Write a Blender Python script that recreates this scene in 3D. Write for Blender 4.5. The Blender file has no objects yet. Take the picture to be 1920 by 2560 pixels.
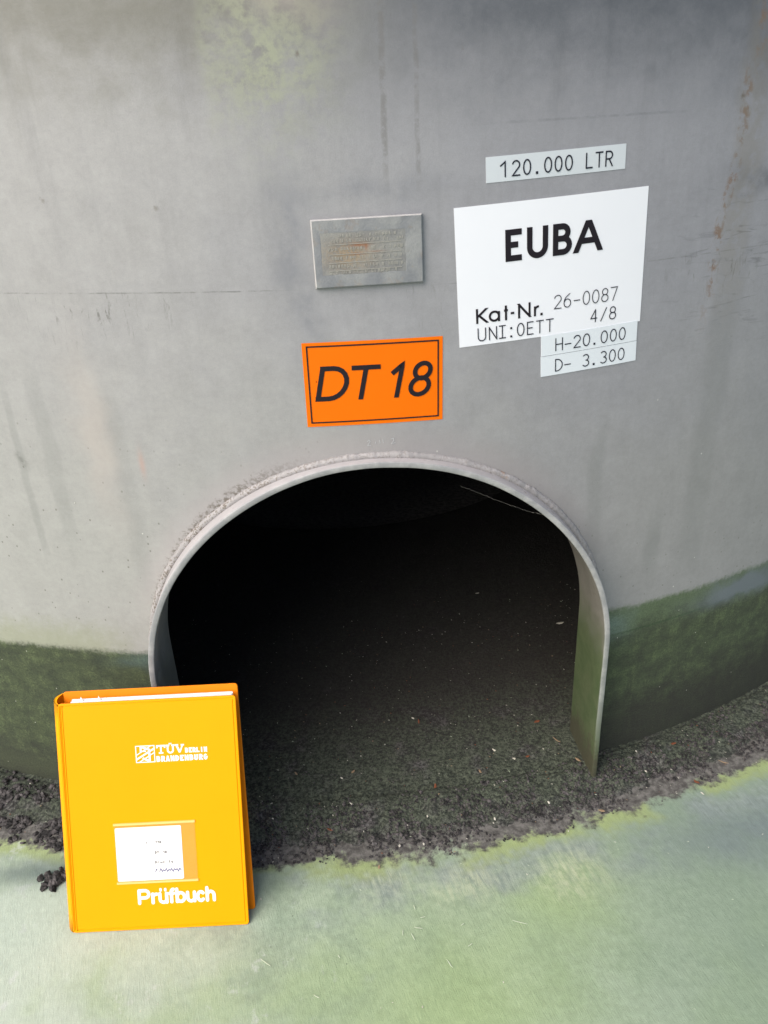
import bpy, bmesh, math, random
from mathutils import Vector, noise, Matrix
random.seed(7)
scene = bpy.context.scene
C = scene.collection
rad = math.radians

# ------------------------------------------------------------------ camera
def norm(v): return Vector(v).normalized()
CAM = Vector((-0.04867, -2.57885, 0.97176))
cr = norm((0.99496, -0.08844, -0.04719)); cf = norm((0.05873, 0.89577, -0.44063)); cu = cr.cross(cf)
FPX = 1923.65
cam_data = bpy.data.cameras.new('camera')
cam_data.sensor_fit = 'VERTICAL'; cam_data.sensor_height = 36.0
cam_data.lens = FPX / 2560 * 36.0
cam_data.clip_start = 0.02; cam_data.clip_end = 2000
cam = bpy.data.objects.new('camera', cam_data); C.objects.link(cam)
cam.matrix_world = Matrix(((cr.x, cu.x, -cf.x, CAM.x), (cr.y, cu.y, -cf.y, CAM.y), (cr.z, cu.z, -cf.z, CAM.z), (0, 0, 0, 1)))
scene.camera = cam
scene.render.resolution_x = 768; scene.render.resolution_y = 1024

# ------------------------------------------------------------------ light: bright overcast, light side to the left
SUN_DIR = norm((-0.78, -0.66, 0.95))
world = bpy.data.worlds.new('World'); scene.world = world; world.use_nodes = True
wn = world.node_tree.nodes; wl = world.node_tree.links
sky = wn.new('ShaderNodeTexSky'); sky.sky_type = 'NISHITA'; sky.sun_disc = False
sky.sun_elevation = math.asin(SUN_DIR.z)
sky.sun_rotation = math.atan2(SUN_DIR.x, SUN_DIR.y) % (2 * math.pi)
sky.dust_density = 4.0; sky.air_density = 0.8; sky.ozone_density = 1.0
bg = wn['Background']; wl.new(sky.outputs[0], bg.inputs[0]); bg.inputs[1].default_value = 0.08
sun_data = bpy.data.lights.new('sun', 'SUN'); sun_data.energy = 1.5; sun_data.angle = rad(70)
sun_data.color = (1.0, 0.96, 0.9)
sun = bpy.data.objects.new('sun', sun_data); C.objects.link(sun)
sun.rotation_euler = SUN_DIR.to_track_quat('Z', 'Y').to_euler()
vs = scene.view_settings
vs.view_transform = 'Standard'; vs.look = 'None'; vs.exposure = 1.1; vs.gamma = 1; vs.use_curve_mapping = False

# ------------------------------------------------------------------ helpers: node expressions
def lin(c):
    c = c / 255.0
    return c / 12.92 if c <= 0.04045 else ((c + 0.055) / 1.055) ** 2.4
def rgb(r, g, b, k=1.0): return (lin(r) * k, lin(g) * k, lin(b) * k, 1.0)

class Sk:
    def __init__(s, nt, sock): s.nt = nt; s.s = sock
    def _m(s, op, o=None, o2=None):
        n = s.nt.nodes.new('ShaderNodeMath'); n.operation = op
        for i, a in enumerate((s, o, o2)):
            if a is None: continue
            if isinstance(a, Sk): s.nt.links.new(a.s, n.inputs[i])
            else: n.inputs[i].default_value = a
        return Sk(s.nt, n.outputs[0])
    def __add__(s, o): return s._m('ADD', o)
    __radd__ = __add__
    def __sub__(s, o): return s._m('SUBTRACT', o)
    def __rsub__(s, o): return (s * -1.0) + o
    def __mul__(s, o): return s._m('MULTIPLY', o)
    __rmul__ = __mul__
    def __truediv__(s, o): return s._m('DIVIDE', o)
    def pow(s, o): return s._m('POWER', o)
    def max(s, o): return s._m('MAXIMUM', o)
    def min(s, o): return s._m('MINIMUM', o)
    def clamp(s): return s.max(0.0).min(1.0)

class Mat:
    def __init__(s, name, rough=0.6, metal=0.0, spec=0.5):
        s.m = bpy.data.materials.new(name); s.m.use_nodes = True
        s.nt = s.m.node_tree; s.b = s.nt.nodes['Principled BSDF']
        s.b.inputs['Roughness'].default_value = rough; s.b.inputs['Metallic'].default_value = metal
        s.b.inputs['Specular IOR Level'].default_value = spec
    def lk(s, a, b): s.nt.links.new(a.s if isinstance(a, Sk) else a, b)
    def coord(s, kind='Object'):
        n = s.nt.nodes.new('ShaderNodeTexCoord'); return Sk(s.nt, n.outputs[kind])
    def xyz(s, v):
        n = s.nt.nodes.new('ShaderNodeSeparateXYZ'); s.lk(v, n.inputs[0])
        return [Sk(s.nt, n.outputs[i]) for i in range(3)]
    def vec(s, x, y, z=0.0):
        n = s.nt.nodes.new('ShaderNodeCombineXYZ')
        for i, a in enumerate((x, y, z)):
            if isinstance(a, Sk): s.lk(a, n.inputs[i])
            else: n.inputs[i].default_value = a
        return Sk(s.nt, n.outputs[0])
    def noise(s, v, scale, detail=4.0, rough=0.55, stretch=None, dist=0.0, off=None):
        if stretch or off:
            mp = s.nt.nodes.new('ShaderNodeMapping'); s.lk(v, mp.inputs[0])
            if stretch: mp.inputs['Scale'].default_value = stretch
            if off: mp.inputs['Location'].default_value = off
            v = Sk(s.nt, mp.outputs[0])
        n = s.nt.nodes.new('ShaderNodeTexNoise'); s.lk(v, n.inputs['Vector'])
        n.inputs['Scale'].default_value = scale; n.inputs['Detail'].default_value = detail
        n.inputs['Roughness'].default_value = rough; n.inputs['Distortion'].default_value = dist
        return Sk(s.nt, n.outputs[0])
    def voro(s, v, scale, rand=1.0, stretch=None):
        if stretch:
            mp = s.nt.nodes.new('ShaderNodeMapping'); s.lk(v, mp.inputs[0]); mp.inputs['Scale'].default_value = stretch
            v = Sk(s.nt, mp.outputs[0])
        n = s.nt.nodes.new('ShaderNodeTexVoronoi'); s.lk(v, n.inputs['Vector'])
        n.inputs['Scale'].default_value = scale; n.inputs['Randomness'].default_value = rand
        c = s.xyz(Sk(s.nt, n.outputs['Color']))
        return Sk(s.nt, n.outputs['Distance']), c[0]
    def step(s, x, a, b):
        n = s.nt.nodes.new('ShaderNodeMapRange'); n.interpolation_type = 'SMOOTHSTEP'
        s.lk(x, n.inputs[0])
        if b >= a:
            n.inputs[1].default_value = a; n.inputs[2].default_value = b; n.inputs[3].default_value = 0; n.inputs[4].default_value = 1
        else:
            n.inputs[1].default_value = b; n.inputs[2].default_value = a; n.inputs[3].default_value = 1; n.inputs[4].default_value = 0
        return Sk(s.nt, n.outputs[0])
    def mix(s, a, b, f, mode='MIX'):
        n = s.nt.nodes.new('ShaderNodeMix'); n.data_type = 'RGBA'; n.blend_type = mode; n.clamp_factor = True
        if isinstance(f, Sk): s.lk(f, n.inputs[0])
        else: n.inputs[0].default_value = f
        for i, a_ in ((6, a), (7, b)):
            if isinstance(a_, Sk): s.lk(a_, n.inputs[i])
            else: n.inputs[i].default_value = a_
        return Sk(s.nt, n.outputs[2])
    def gain(s, col, f):            # colour times a grey factor socket
        n = s.nt.nodes.new('ShaderNodeVectorMath'); n.operation = 'SCALE'
        if isinstance(col, Sk): s.lk(col, n.inputs[0])
        else: n.inputs[0].default_value = col[:3]
        if isinstance(f, Sk): s.lk(f, n.inputs['Scale'])
        else: n.inputs['Scale'].default_value = f
        return Sk(s.nt, n.outputs[0])
    def blob(s, x, y, cx, cy, sx, sy):
        d = ((x - cx) / sx).pow(2.0) + ((y - cy) / sy).pow(2.0)
        k = Sk(s.nt, s.nt.nodes.new('ShaderNodeMath').outputs[0]); n = k.s.node
        n.operation = 'POWER'; n.inputs[0].default_value = math.e; s.lk(d * -1.0, n.inputs[1])
        return k
    def color(s, c):
        if isinstance(c, Sk): s.lk(c, s.b.inputs['Base Color'])
        else: s.b.inputs['Base Color'].default_value = c
    def rough(s, r): s.lk(r, s.b.inputs['Roughness'])
    def bump(s, h, strength=0.3, dist=0.002):
        n = s.nt.nodes.new('ShaderNodeBump'); n.inputs['Strength'].default_value = strength
        n.inputs['Distance'].default_value = dist; s.lk(h, n.inputs['Height']); s.nt.links.new(n.outputs[0], s.b.inputs['Normal'])

def flat_mat(name, col, rough=0.5, spec=0.5, mottle=0.06, scale=60, bump=0.0):
    m = Mat(name, rough, 0, spec); o = m.coord('Object')
    n = m.noise(o, scale, 5.0)
    m.color(m.gain(col, 1.0 + (n - 0.5) * (2 * mottle)))
    if bump: m.bump(m.noise(o, scale * 6, 3.0), bump, 0.001)
    return m.m

# ------------------------------------------------------------------ helpers: objects
def obj(name, verts, faces, mats, parent=None, smooth=False, uvs=None, fmat=None):
    me = bpy.data.meshes.new(name); me.from_pydata([tuple(v) for v in verts], [], faces)
    for m in (mats if isinstance(mats, (list, tuple)) else [mats]): me.materials.append(m)
    if fmat:
        for p_, i in zip(me.polygons, fmat): p_.material_index = i
    if uvs:
        l = me.uv_layers.new(name='UVMap')
        for lp in me.loops: l.data[lp.index].uv = uvs[lp.vertex_index]
    if smooth: me.polygons.foreach_set('use_smooth', [True] * len(me.polygons))
    me.update()
    o = bpy.data.objects.new(name, me); C.objects.link(o)
    if parent: o.parent = parent
    return o
def tag(o, label, cat, group=None, kind=None):
    o['label'] = label
    if cat: o['category'] = cat
    if group: o['group'] = group
    if kind: o['kind'] = kind
    return o
def thing(name, loc, label, cat, group=None):
    o = bpy.data.objects.new(name, None); o.empty_display_size = 0.05; C.objects.link(o)
    o.location = loc
    return tag(o, label, cat, group)
def part(name, root, verts, faces, mats, **k):     # verts in world space -> under the empty at root
    l = root.matrix_world.translation if False else root.location
    o = obj(name, [Vector(v) - l for v in verts], faces, mats, parent=root, **k)
    return o
class MB:
    def __init__(s): s.v = []; s.f = []; s.m = []
    def add(s, vs, fs, mi=0):
        b = len(s.v); s.v += [Vector(v) for v in vs]; s.f += [tuple(b + i for i in f) for f in fs]; s.m += [mi] * len(fs)

# ------------------------------------------------------------------ geometry of the tank
R = 1.65
A, Z1, RY, YF, YB, TH = 0.3287, 0.2724, 0.3138, -1.668, -1.552, 0.0085
def cyl(s, z, h=0.0):
    t = s / R; return Vector(((R + h) * math.sin(t), -(R + h) * math.cos(t), z))
def arch(n, off=0.0, zb=0.0):       # U outline, n points, left foot up over to the right foot, by arc length
    pts = [(-A - off, zb + (Z1 - zb) * i / 30) for i in range(30)]
    pts += [(-(A + off) * math.cos(math.pi * i / 160), Z1 + (RY + off) * math.sin(math.pi * i / 160)) for i in range(161)]
    pts += [(A + off, Z1 - (Z1 - zb) * i / 30) for i in range(1, 31)]
    L = [0]
    for a, b in zip(pts, pts[1:]): L.append(L[-1] + math.dist(a, b))
    out = []; j = 0
    for i in range(n):
        d = L[-1] * i / (n - 1)
        while j < len(pts) - 2 and L[j + 1] < d: j += 1
        t = (d - L[j]) / (L[j + 1] - L[j]); out.append((pts[j][0] + (pts[j + 1][0] - pts[j][0]) * t, pts[j][1] + (pts[j + 1][1] - pts[j][1]) * t))
    return out

def tank_skin(rr_off, top, mi, mb):
    """cylinder of radius R+rr_off with the arched opening cut out; returns uvs"""
    H = 0.9; S = 0.6; st = 0.01
    rect = [(-S, H * i / 90) for i in range(90)] + [(-S + 2 * S * i / 120, H) for i in range(120)] + [(S, H - H * i / 90) for i in range(91)]
    n = len(rect)
    hole = [(R * math.asin(x / R), z) for x, z in arch(n, 0.004)]
    K = 30; uv = []; idx = {}
    def vert(s, z):
        if s > math.pi * R: s -= 2 * math.pi * R
        k = (round(s, 5), round(z, 5))
        if k not in idx:
            idx[k] = len(mb.v); mb.v.append(cyl(s, z, rr_off)); uv.append((s, z))
        return idx[k]
    base = len(mb.v)
    def quad(a, b, c, d):
        q = [vert(*a), vert(*b), vert(*c), vert(*d)]
        if len(set(q)) == 4: mb.f.append(tuple(q)); mb.m.append(mi)
        elif len(set(q)) == 3: mb.f.append(tuple(dict.fromkeys(q))); mb.m.append(mi)
    lp = lambda a, b, t: (a[0] + (b[0] - a[0]) * t, a[1] + (b[1] - a[1]) * t)
    for i in range(n - 1):
        for k in range(K):
            t0, t1 = (k / K) ** 1.3, ((k + 1) / K) ** 1.3
            quad(lp(hole[i + 1], rect[i + 1], t0), lp(hole[i + 1], rect[i + 1], t1), lp(hole[i], rect[i], t1), lp(hole[i], rect[i], t0))
    per = 2 * math.pi * R; m = 230
    cols = [-S + 2 * S * i / 120 for i in range(121)]
    side = [S + (per - 2 * S) * i / m for i in range(m + 1)]
    rows = [H * i / 90 for i in range(91)]
    hi = [0.9, 0.93, 0.96, 1.0, 1.05, 1.1, 1.2, 1.4, 2, 4, 8, 14, 20]; hi = [h for h in hi if h <= top]
    def wrap(s): return s if s < per - S - 1e-4 else -S
    for a, b in zip(side, side[1:]):
        for z0, z1 in zip(rows, rows[1:]): quad((a, z0), (wrap(b), z0), (wrap(b), z1), (a, z1))
    for a, b in list(zip(cols, cols[1:])) + list(zip(side, side[1:])):
        for z0, z1 in zip(hi, hi[1:]): quad((a, z0), (wrap(b), z0), (wrap(b), z1), (a, z1))
    return uv

# ------------------------------------------------------------------ materials
def wall_like(name, kind):
    """weathered grey tank paint; kind 'wall' uses the (arc length, height) UVs, kind 'collar' object coordinates"""
    m = Mat(name, 0.5, 0, 0.5)
    o = m.coord('Object')
    if kind == 'wall':
        u, v, _ = m.xyz(m.coord('UV'))
        u = (u + 0.0014) / 1.0584; v = (v - 0.0064) / 1.0557
    else:
        u, y_, v = m.xyz(o)
    p = m.vec(u, v, 0.0) if kind == 'wall' else o
    big = m.noise(p, 5, 5.0, 0.6); mid = m.noise(p, 22, 6.0, 0.65); fine = m.noise(p, 160, 4.0, 0.6)
    grain = m.noise(p, 700, 2.0, 0.6)
    side = m.step(u + (big - 0.5) * 0.5, 0.30, -0.42)
    col = m.mix(rgb(140, 141, 147), rgb(153, 153, 153), side)
    # warm/green low part, bluish upper right
    low = m.step(v + (big - 0.5) * 0.3, 0.78, 0.40)
    col = m.mix(col, m.mix(rgb(142, 142, 141), rgb(154, 155, 151), side), low * 0.75)
    m2 = m.noise(p, 60, 5.0, 0.7, off=(4, 9, 2)); vst = m.noise(p, 1.0, 4.0, 0.6, stretch=(60, 14, 1))
    col = m.gain(col, 0.98 + (mid - 0.5) * 0.26 + (m2 - 0.5) * 0.22 + (vst - 0.5) * 0.14 + (fine - 0.5) * 0.20 + (grain - 0.5) * 0.22)
    if kind == 'wall':
        wx = (m.noise(p, 18, 4.0) - 0.5) * 0.06; wy = (m.noise(p, 18, 4.0, off=(3, 7, 1)) - 0.5) * 0.06
        uw, vw = u + wx, v + wy
        # broad sooty runs, then the colour darkens towards the top
        run = m.noise(p, 1.0, 5.0, 0.6, stretch=(26, 2.2, 1))
        runs = m.step(run, 0.5, 0.75) * m.step(v, 0.62, 1.0)
        col = m.mix(col, rgb(96, 97, 100), runs * 0.3)
        topd = m.step(v + (mid - 0.5) * 0.12 + (m2 - 0.5) * 0.06, 0.88, 1.08) * m.step(u, -0.2, 0.15)
        col = m.mix(col, rgb(66, 71, 78), topd * 0.9)
        topl = m.step(v + (mid - 0.5) * 0.2 + (big - 0.5) * 0.1, 0.90, 1.08) * m.step(u, 0.1, -0.12)
        col = m.mix(col, rgb(98, 97, 86), topl * 0.8)
        # greenish bloom with a straight left edge (upper middle)
        g = m.blob(uw, vw, -0.085, 1.0, 0.06, 0.075) * m.step(u + wx * 0.15, -0.150, -0.138) * m.step(mid + fine * 0.3, 0.42, 0.72)
        col = m.mix(col, rgb(150, 156, 132), g * m.step(m2, 0.36, 0.58) * 0.75)
        pk = m.blob(uw, vw, -0.05, 1.06, 0.05, 0.035); col = m.mix(col, rgb(160, 150, 142), pk * 0.5)
        # bluish soot round the plate and to its left
        s1 = m.blob(uw, vw, -0.075, 0.815, 0.02, 0.06) + m.blob(uw, vw, -0.055, 0.735, 0.014, 0.035) * 0.8 + m.blob(uw, vw, 0.02, 0.865, 0.07, 0.016) * 0.7
        col = m.mix(col, rgb(98, 102, 112), (s1 * m.step(mid, 0.3, 0.6)).clamp() * 0.6)
        # two thin vertical runs above the plate
        for cx, w in ((0.034, 0.0035), (0.068, 0.0028)):
            d = m.step((((u + (m.noise(m.vec(0.0, v, cx), 14, 3.0) - 0.5) * 0.008) - cx).pow(2.0)), w * w * 1.5, 0.0) * m.step(v, 0.84, 0.90) * m.step(mid + big * 0.4, 0.45, 0.75)
            col = m.mix(col, rgb(104, 102, 100), d * m.step(m2, 0.38, 0.55) * 0.5)
        # long grey runs left
        for cx, w, z0, z1, k in ((-0.445, 0.005, 0.40, 0.70, 0.28), (-0.40, 0.010, 0.42, 0.72, 0.22), (-0.31, 0.012, 0.35, 0.7, 0.18), (0.30, 0.010, 0.33, 0.6, 0.25), (0.47, 0.02, 0.3, 0.75, 0.2), (0.40, 0.012, 0.30, 0.45, 0.3)):
            d = m.step((((u + (m.noise(m.vec(0.0, v, cx), 9, 3.0) - 0.5) * 0.02) - cx).pow(2.0)), w * w * 2, 0.0) * m.step(v, z0, z0 + 0.06) * m.step(v, z1, z1 - 0.08)
            col = m.mix(col, rgb(104, 108, 106), d * k * 0.9)
        # horizontal grinding line at the course seam, with drips below it
        vv = v + (m.noise(p, 60, 3.0) - 0.5) * 0.0015
        sz = 0.772 - (u.max(-0.41).min(0.1) + 0.41) * 0.025 + (u - 0.1).max(0.0) * 0.02
        seam = m.step((vv - sz).pow(2.0), 1.1e-6, 1e-7) * m.step(m.noise(p, 30, 4.0, stretch=(1, 0.2, 1)), 0.38, 0.52)
        seamon = (m.step(u, -0.06, -0.12) + m.step(u, 0.08, 0.12)).clamp()
        col = m.mix(col, rgb(84, 86, 84), seam * seamon * m.step(m2, 0.35, 0.6) * (0.55 - m.step(u, 0.0, 0.2) * 0.2))
        seam2 = m.step((v - 0.9175 - u * 0.01 + (fine - 0.5) * 0.003).pow(2.0), 3e-6, 0) * m.step(u, 0.1, 0.2) * m.step(u, 0.42, 0.33)
        col = m.mix(col, rgb(98, 99, 104), seam2 * m.step(m2, 0.35, 0.6) * 0.35)
        dr = m.step(m.noise(p, 1.0, 3.0, 0.6, stretch=(170, 34, 1), dist=0.8), 0.57, 0.68) * m.step(v, 0.772, 0.765) * m.step(v, 0.685, 0.75)
        dron = m.blob(u, v, -0.30, 0.75, 0.09, 0.2) + m.blob(u, v, 0.50, 0.74, 0.12, 0.2) + m.blob(u, v, 0.06, 0.7, 0.05, 0.1) * 0.6
        col = m.mix(col, rgb(92, 92, 90), (dr * dron * m.step(fine, 0.35, 0.6)).clamp() * 0.75)
        # dark wrinkled smears at the right
        wr = m.step(m.noise(p, 1.0, 4.0, 0.6, stretch=(22, 120, 1), dist=1.0), 0.55, 0.72) * (m.blob(uw, vw, 0.50, 0.79, 0.10, 0.05) + m.blob(uw, vw, 0.5, 0.70, 0.1, 0.06) * 0.7)
        col = m.mix(col, rgb(92, 93, 98), wr.clamp() * 0.7)
        sm = m.blob(uw, vw, 0.53, 0.848, 0.08, 0.018) + m.blob(uw, vw, 0.50, 1.02, 0.06, 0.08) * 0.5
        col = m.mix(col, rgb(80, 82, 88), (sm * m.step(mid, 0.25, 0.6)).clamp() * 0.75)
        # rust run, far right
        ru = u + (m.noise(m.vec(0.0, v, 5.0), 12, 4.0) - 0.5) * 0.03
        rr = m.step((ru - (0.462 + (v - 0.95) * 0.10)).pow(2.0), 0.0001, 0.0) * m.step(v, 0.66, 0.75)
        rr = rr * m.step(m.noise(p, 75, 5.0, 0.7, stretch=(1, 0.6, 1)), 0.46, 0.58)
        col = m.mix(col, rgb(116, 90, 70), rr * m.step(m2, 0.42, 0.55) * 0.8)
        rw = m.step((ru - 0.47).pow(2.0), 0.0009, 0.0) * m.step(v, 0.6, 0.8); col = m.mix(col, rgb(118, 114, 106), rw * m.step(m2 + (mid - 0.5), 0.3, 0.6) * 0.4)
        # faded reddish rub left
        pkk = m.blob(uw, vw, -0.335, 0.60, 0.022, 0.10) ; col = m.mix(col, rgb(172, 163, 156), pkk * 0.45)
        rd = m.blob(u, v, -0.283, 0.562, 0.0035, 0.016); col = m.mix(col, rgb(176, 140, 128), rd * 0.5)
        # pinkish heat tint and pale dust along the arch
        hx, hz = u / 0.310, (v - 0.2535).max(0.0) / 0.310
        dr_ = (hx * hx + hz * hz).pow(0.5)
        halo = m.step(dr_ + (mid - 0.5) * 0.10, 1.17, 1.02) * m.step(v, 0.3, 0.42)
        col = m.mix(col, m.mix(rgb(142, 138, 139), rgb(166, 160, 160), side), halo * 0.6)
        # round dirt fuzz beside the left of the arch
        fz = m.step(dr_ + (fine - 0.5) * 0.10, 1.055, 1.02) * m.step(u, -0.05, -0.2) * m.step(m.noise(p, 220, 4.0), 0.40, 0.55) * m.step(v, 0.24, 0.30)
        col = m.mix(col, rgb(82, 74, 62), fz * 0.75)
        # speckles: black dots, white dots, more of them low and left
        d1, c1 = m.voro(p, 95, stretch=(1, 0.75, 1))
        sp = m.step(d1, 0.15, 0.06) * m.step(c1, 0.40, 0.45) * m.step(v + (big - 0.5) * 0.3 + (u + 0.1) * 0.25, 0.66, 0.40)
        col = m.mix(col, rgb(84, 82, 74), sp * 0.65)
        d2, c2 = m.voro(p, 60, stretch=(1, 0.8, 1))
        sp2 = m.step(d2, 0.07, 0.04) * m.step(c2, 0.90, 0.92) * m.step(v, 0.7, 0.5)
        col = m.mix(col, rgb(205, 205, 200), sp2 * 0.8)
        d3, c3 = m.voro(p, 24)
        sp3 = m.step(d3 + (fine - 0.5) * 0.2, 0.10, 0.02) * m.step(c3, 0.70, 0.73) * m.step(v, 0.78, 0.92)
        col = m.mix(col, rgb(84, 74, 58), sp3 * 0.75)
        sp4 = m.blob(uw, vw, -0.44, 0.565, 0.008, 0.010) * m.step(fine, 0.3, 0.55); col = m.mix(col, rgb(84, 86, 82), sp4 * 0.5)
        yt = m.step(v + (m2 - 0.5) * 0.06, 0.335, 0.285) * m.step(u + (mid - 0.5) * 0.1, -0.33, -0.40)
        col = m.mix(col, rgb(134, 140, 104), yt * 0.45)
        # clean wipe at the right, just over the splash coat
        wipe = m.blob(uw, vw, 0.60, 0.243, 0.085, 0.020)
    # ---- green splash coat below the line
    edge = 0.2755 + (m.noise(p, 30, 4.0) - 0.5) * 0.012 + (fine - 0.5) * 0.014
    if kind == 'wall': edge = edge + wipe * 0.004
    under = m.step(v - edge + ((m.noise(p, 14, 4.0, off=(2, 2, 5)) - 0.5) * 0.012 if kind == 'wall' else 0.0), 0.005, -0.009)
    if kind != 'wall': under = m.step(v - edge, 0.08, -0.10)
    mo = m.noise(p, 38, 6.0, 0.7); mf = m.noise(p, 330, 4.0, 0.7)
    gl = m.mix(rgb(50, 58, 43), rgb(70, 80, 55), m.step(mo, 0.3, 0.7))
    gr = m.mix(rgb(55, 62, 49), rgb(72, 85, 60), m.step(mo, 0.3, 0.7))
    green = m.mix(gl, gr, m.step(u, -0.1, 0.1))
    if kind == 'wall':
        stk = m.noise(p, 1.0, 5.0, 0.65, stretch=(14, 70, 1), dist=1.2); stv = m.noise(p, 1.0, 4.0, 0.6, stretch=(90, 12, 1))
        green = m.mix(green, rgb(42, 48, 38), m.step(stk, 0.46, 0.76) * 0.3)
        green = m.mix(green, rgb(96, 110, 74), m.step(stv + (mo - 0.5) * 0.9 + (mf - 0.5) * 0.6, 0.52, 0.78) * 0.28)
        up_ = m.step(v + (mo - 0.5) * 0.06, 0.205, 0.27)
        green = m.mix(green, rgb(90, 106, 80), up_ * m.step(u, 0.2, 0.3) * 0.7)
        green = m.mix(green, rgb(106, 124, 114), m.blob(uw, vw, 0.345, 0.243, 0.035, 0.022) * 0.85)
        green = m.mix(green, rgb(80, 100, 96), m.blob(uw, vw, -0.33, 0.262, 0.05, 0.014) * 0.6)
        green = m.mix(green, rgb(96, 112, 70), m.step(v + (mo - 0.5) * 0.1, 0.05, 0.02) * m.step(u, -0.2, -0.35) * 0.5)
        brush = m.step((v - 0.222 - u * 0.015 + (fine - 0.5) * 0.004).pow(2.0), 6e-6, 0) * m.step(u, 0.3, 0.4)
        green = m.mix(green, rgb(52, 72, 48), brush * 0.6)
        base = m.step(v + (mo - 0.5) * 0.08 - m.step(u, 0.25, 0.4) * 0.05, 0.11, 0.0)
        green = m.mix(green, rgb(44, 45, 40), base * 0.8)
        dW, cW = m.voro(p, 120, stretch=(1, 0.7, 1))
        green = m.mix(green, rgb(170, 172, 160), m.step(dW, 0.12, 0.07) * m.step(cW, 0.93, 0.94) * 0.8)
    else:
        green = rgb(96, 116, 78)
        green = m.mix(green, rgb(70, 88, 54), m.step(mo, 0.4, 0.65))
    green = m.gain(green, 0.25 + mf * 1.5)
    col = m.mix(col, green, under)
    if kind == 'wall':
        col = m.mix(col, rgb(104, 113, 120), (wipe * 1.5).clamp() * m.step(v + (mo - 0.5) * 0.03, 0.20, 0.24) * m.step(v, 0.285, 0.276) * 0.85)
    m.color(col)
    m.rough(0.46 + under * 0.45 + (mid - 0.5) * 0.2)
    m.bump((fine * 0.5 + mid * 0.6 + grain * 0.2) * (1.0 - under) + (mf * 2.2 + mo * 3.0) * under, 0.35, 0.0012)
    return m.m
M_WALL = wall_like('tank_paint', 'wall')

def collar_mat():
    m = Mat('collar_paint', 0.5); o = m.coord('Object'); x, y, z = m.xyz(o)
    n1 = m.noise(o, 30, 6.0, 0.65); n2 = m.noise(o, 150, 4.0, 0.6)
    col = m.mix(rgb(142, 141, 142), rgb(164, 161, 161), m.step(n1, 0.35, 0.7))
    # outer top worn pale pinkish, brightness from the sky also painted in
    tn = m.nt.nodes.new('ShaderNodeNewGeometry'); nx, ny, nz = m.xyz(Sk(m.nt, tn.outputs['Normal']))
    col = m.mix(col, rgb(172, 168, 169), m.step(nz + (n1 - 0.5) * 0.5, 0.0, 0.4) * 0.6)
    col = m.mix(col, rgb(96, 84, 72), m.step(n2 + (n1 - 0.5) * 0.8, 0.62, 0.74) * m.step(y, -1.662, -1.652) * 0.7)
    col = m.mix(col, rgb(104, 100, 87), m.step(nx, -0.3, -0.8) * m.step(x, 0, 0.1) * 0.75)  # brownish right inner jamb, mostly shade put into the colour
    foot = m.step(z + (n1 - 0.5) * 0.12, 0.34, 0.22)
    gg = m.mix(rgb(78, 90, 60), rgb(62, 80, 46), m.step(n1, 0.35, 0.65))
    col = m.mix(col, gg, foot * m.step(x, 0, 0.1) * 0.9)
    col = m.mix(col, rgb(90, 94, 92), foot * m.step(x, 0, -0.1) * 0.6)
    front = m.step(y, -1.6650, -1.6675)                       # scuffed bare front edge
    col = m.mix(col, m.mix(rgb(132, 135, 137), rgb(156, 158, 158), m.step(n1, 0.4, 0.65)), front * m.step(z, 0.05, 0.2) * 0.75)
    col = m.mix(col, rgb(66, 62, 52), m.step(z + (n1 - 0.5) * 0.16 + (n2 - 0.5) * 0.1, 0.085, 0.03) * 0.8)
    m.color(m.gain(col, 0.90 + n2 * 0.2)); m.rough(0.45 + (n1 - 0.5) * 0.4)
    m.bump(n1 + n2 * 0.4, 0.2, 0.001)
    return m.m
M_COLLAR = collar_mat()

def weld_mat():
    m = Mat('weld_paint', 0.55); o = m.coord('Object'); x, y, z = m.xyz(o)
    n1 = m.noise(o, 40, 6.0, 0.65); n2 = m.noise(o, 300, 4.0, 0.7)
    col = m.mix(rgb(144, 142, 142), rgb(162, 159, 159), m.step(n1, 0.35, 0.65))
    dirt = m.step(n2 + (n1 - 0.5) * 0.6, 0.47, 0.62)
    l = m.step(x, 0.0, -0.2)
    col = m.mix(col, rgb(92, 82, 70), dirt * (0.35 + l * 0.5))
    col = m.mix(col, rgb(150, 112, 84), m.step(n1, 0.60, 0.66) * m.step(x, 0.1, 0.2) * m.step(z, 0.3, 0.4) * 0.6)
    col = m.mix(col, rgb(62, 76, 52), m.step(z + (n1 - 0.5) * 0.06, 0.29, 0.25) * 0.9)
    m.color(col); m.bump(n1 + n2 * 0.5, 0.4, 0.0015)
    return m.m
M_WELD = weld_mat()

def inner_mat():
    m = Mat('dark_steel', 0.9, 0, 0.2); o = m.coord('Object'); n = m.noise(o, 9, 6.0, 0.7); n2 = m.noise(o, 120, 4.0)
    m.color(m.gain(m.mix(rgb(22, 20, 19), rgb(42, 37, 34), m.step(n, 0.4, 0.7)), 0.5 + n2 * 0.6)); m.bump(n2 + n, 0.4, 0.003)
    return m.m
M_INNER = inner_mat()

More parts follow.
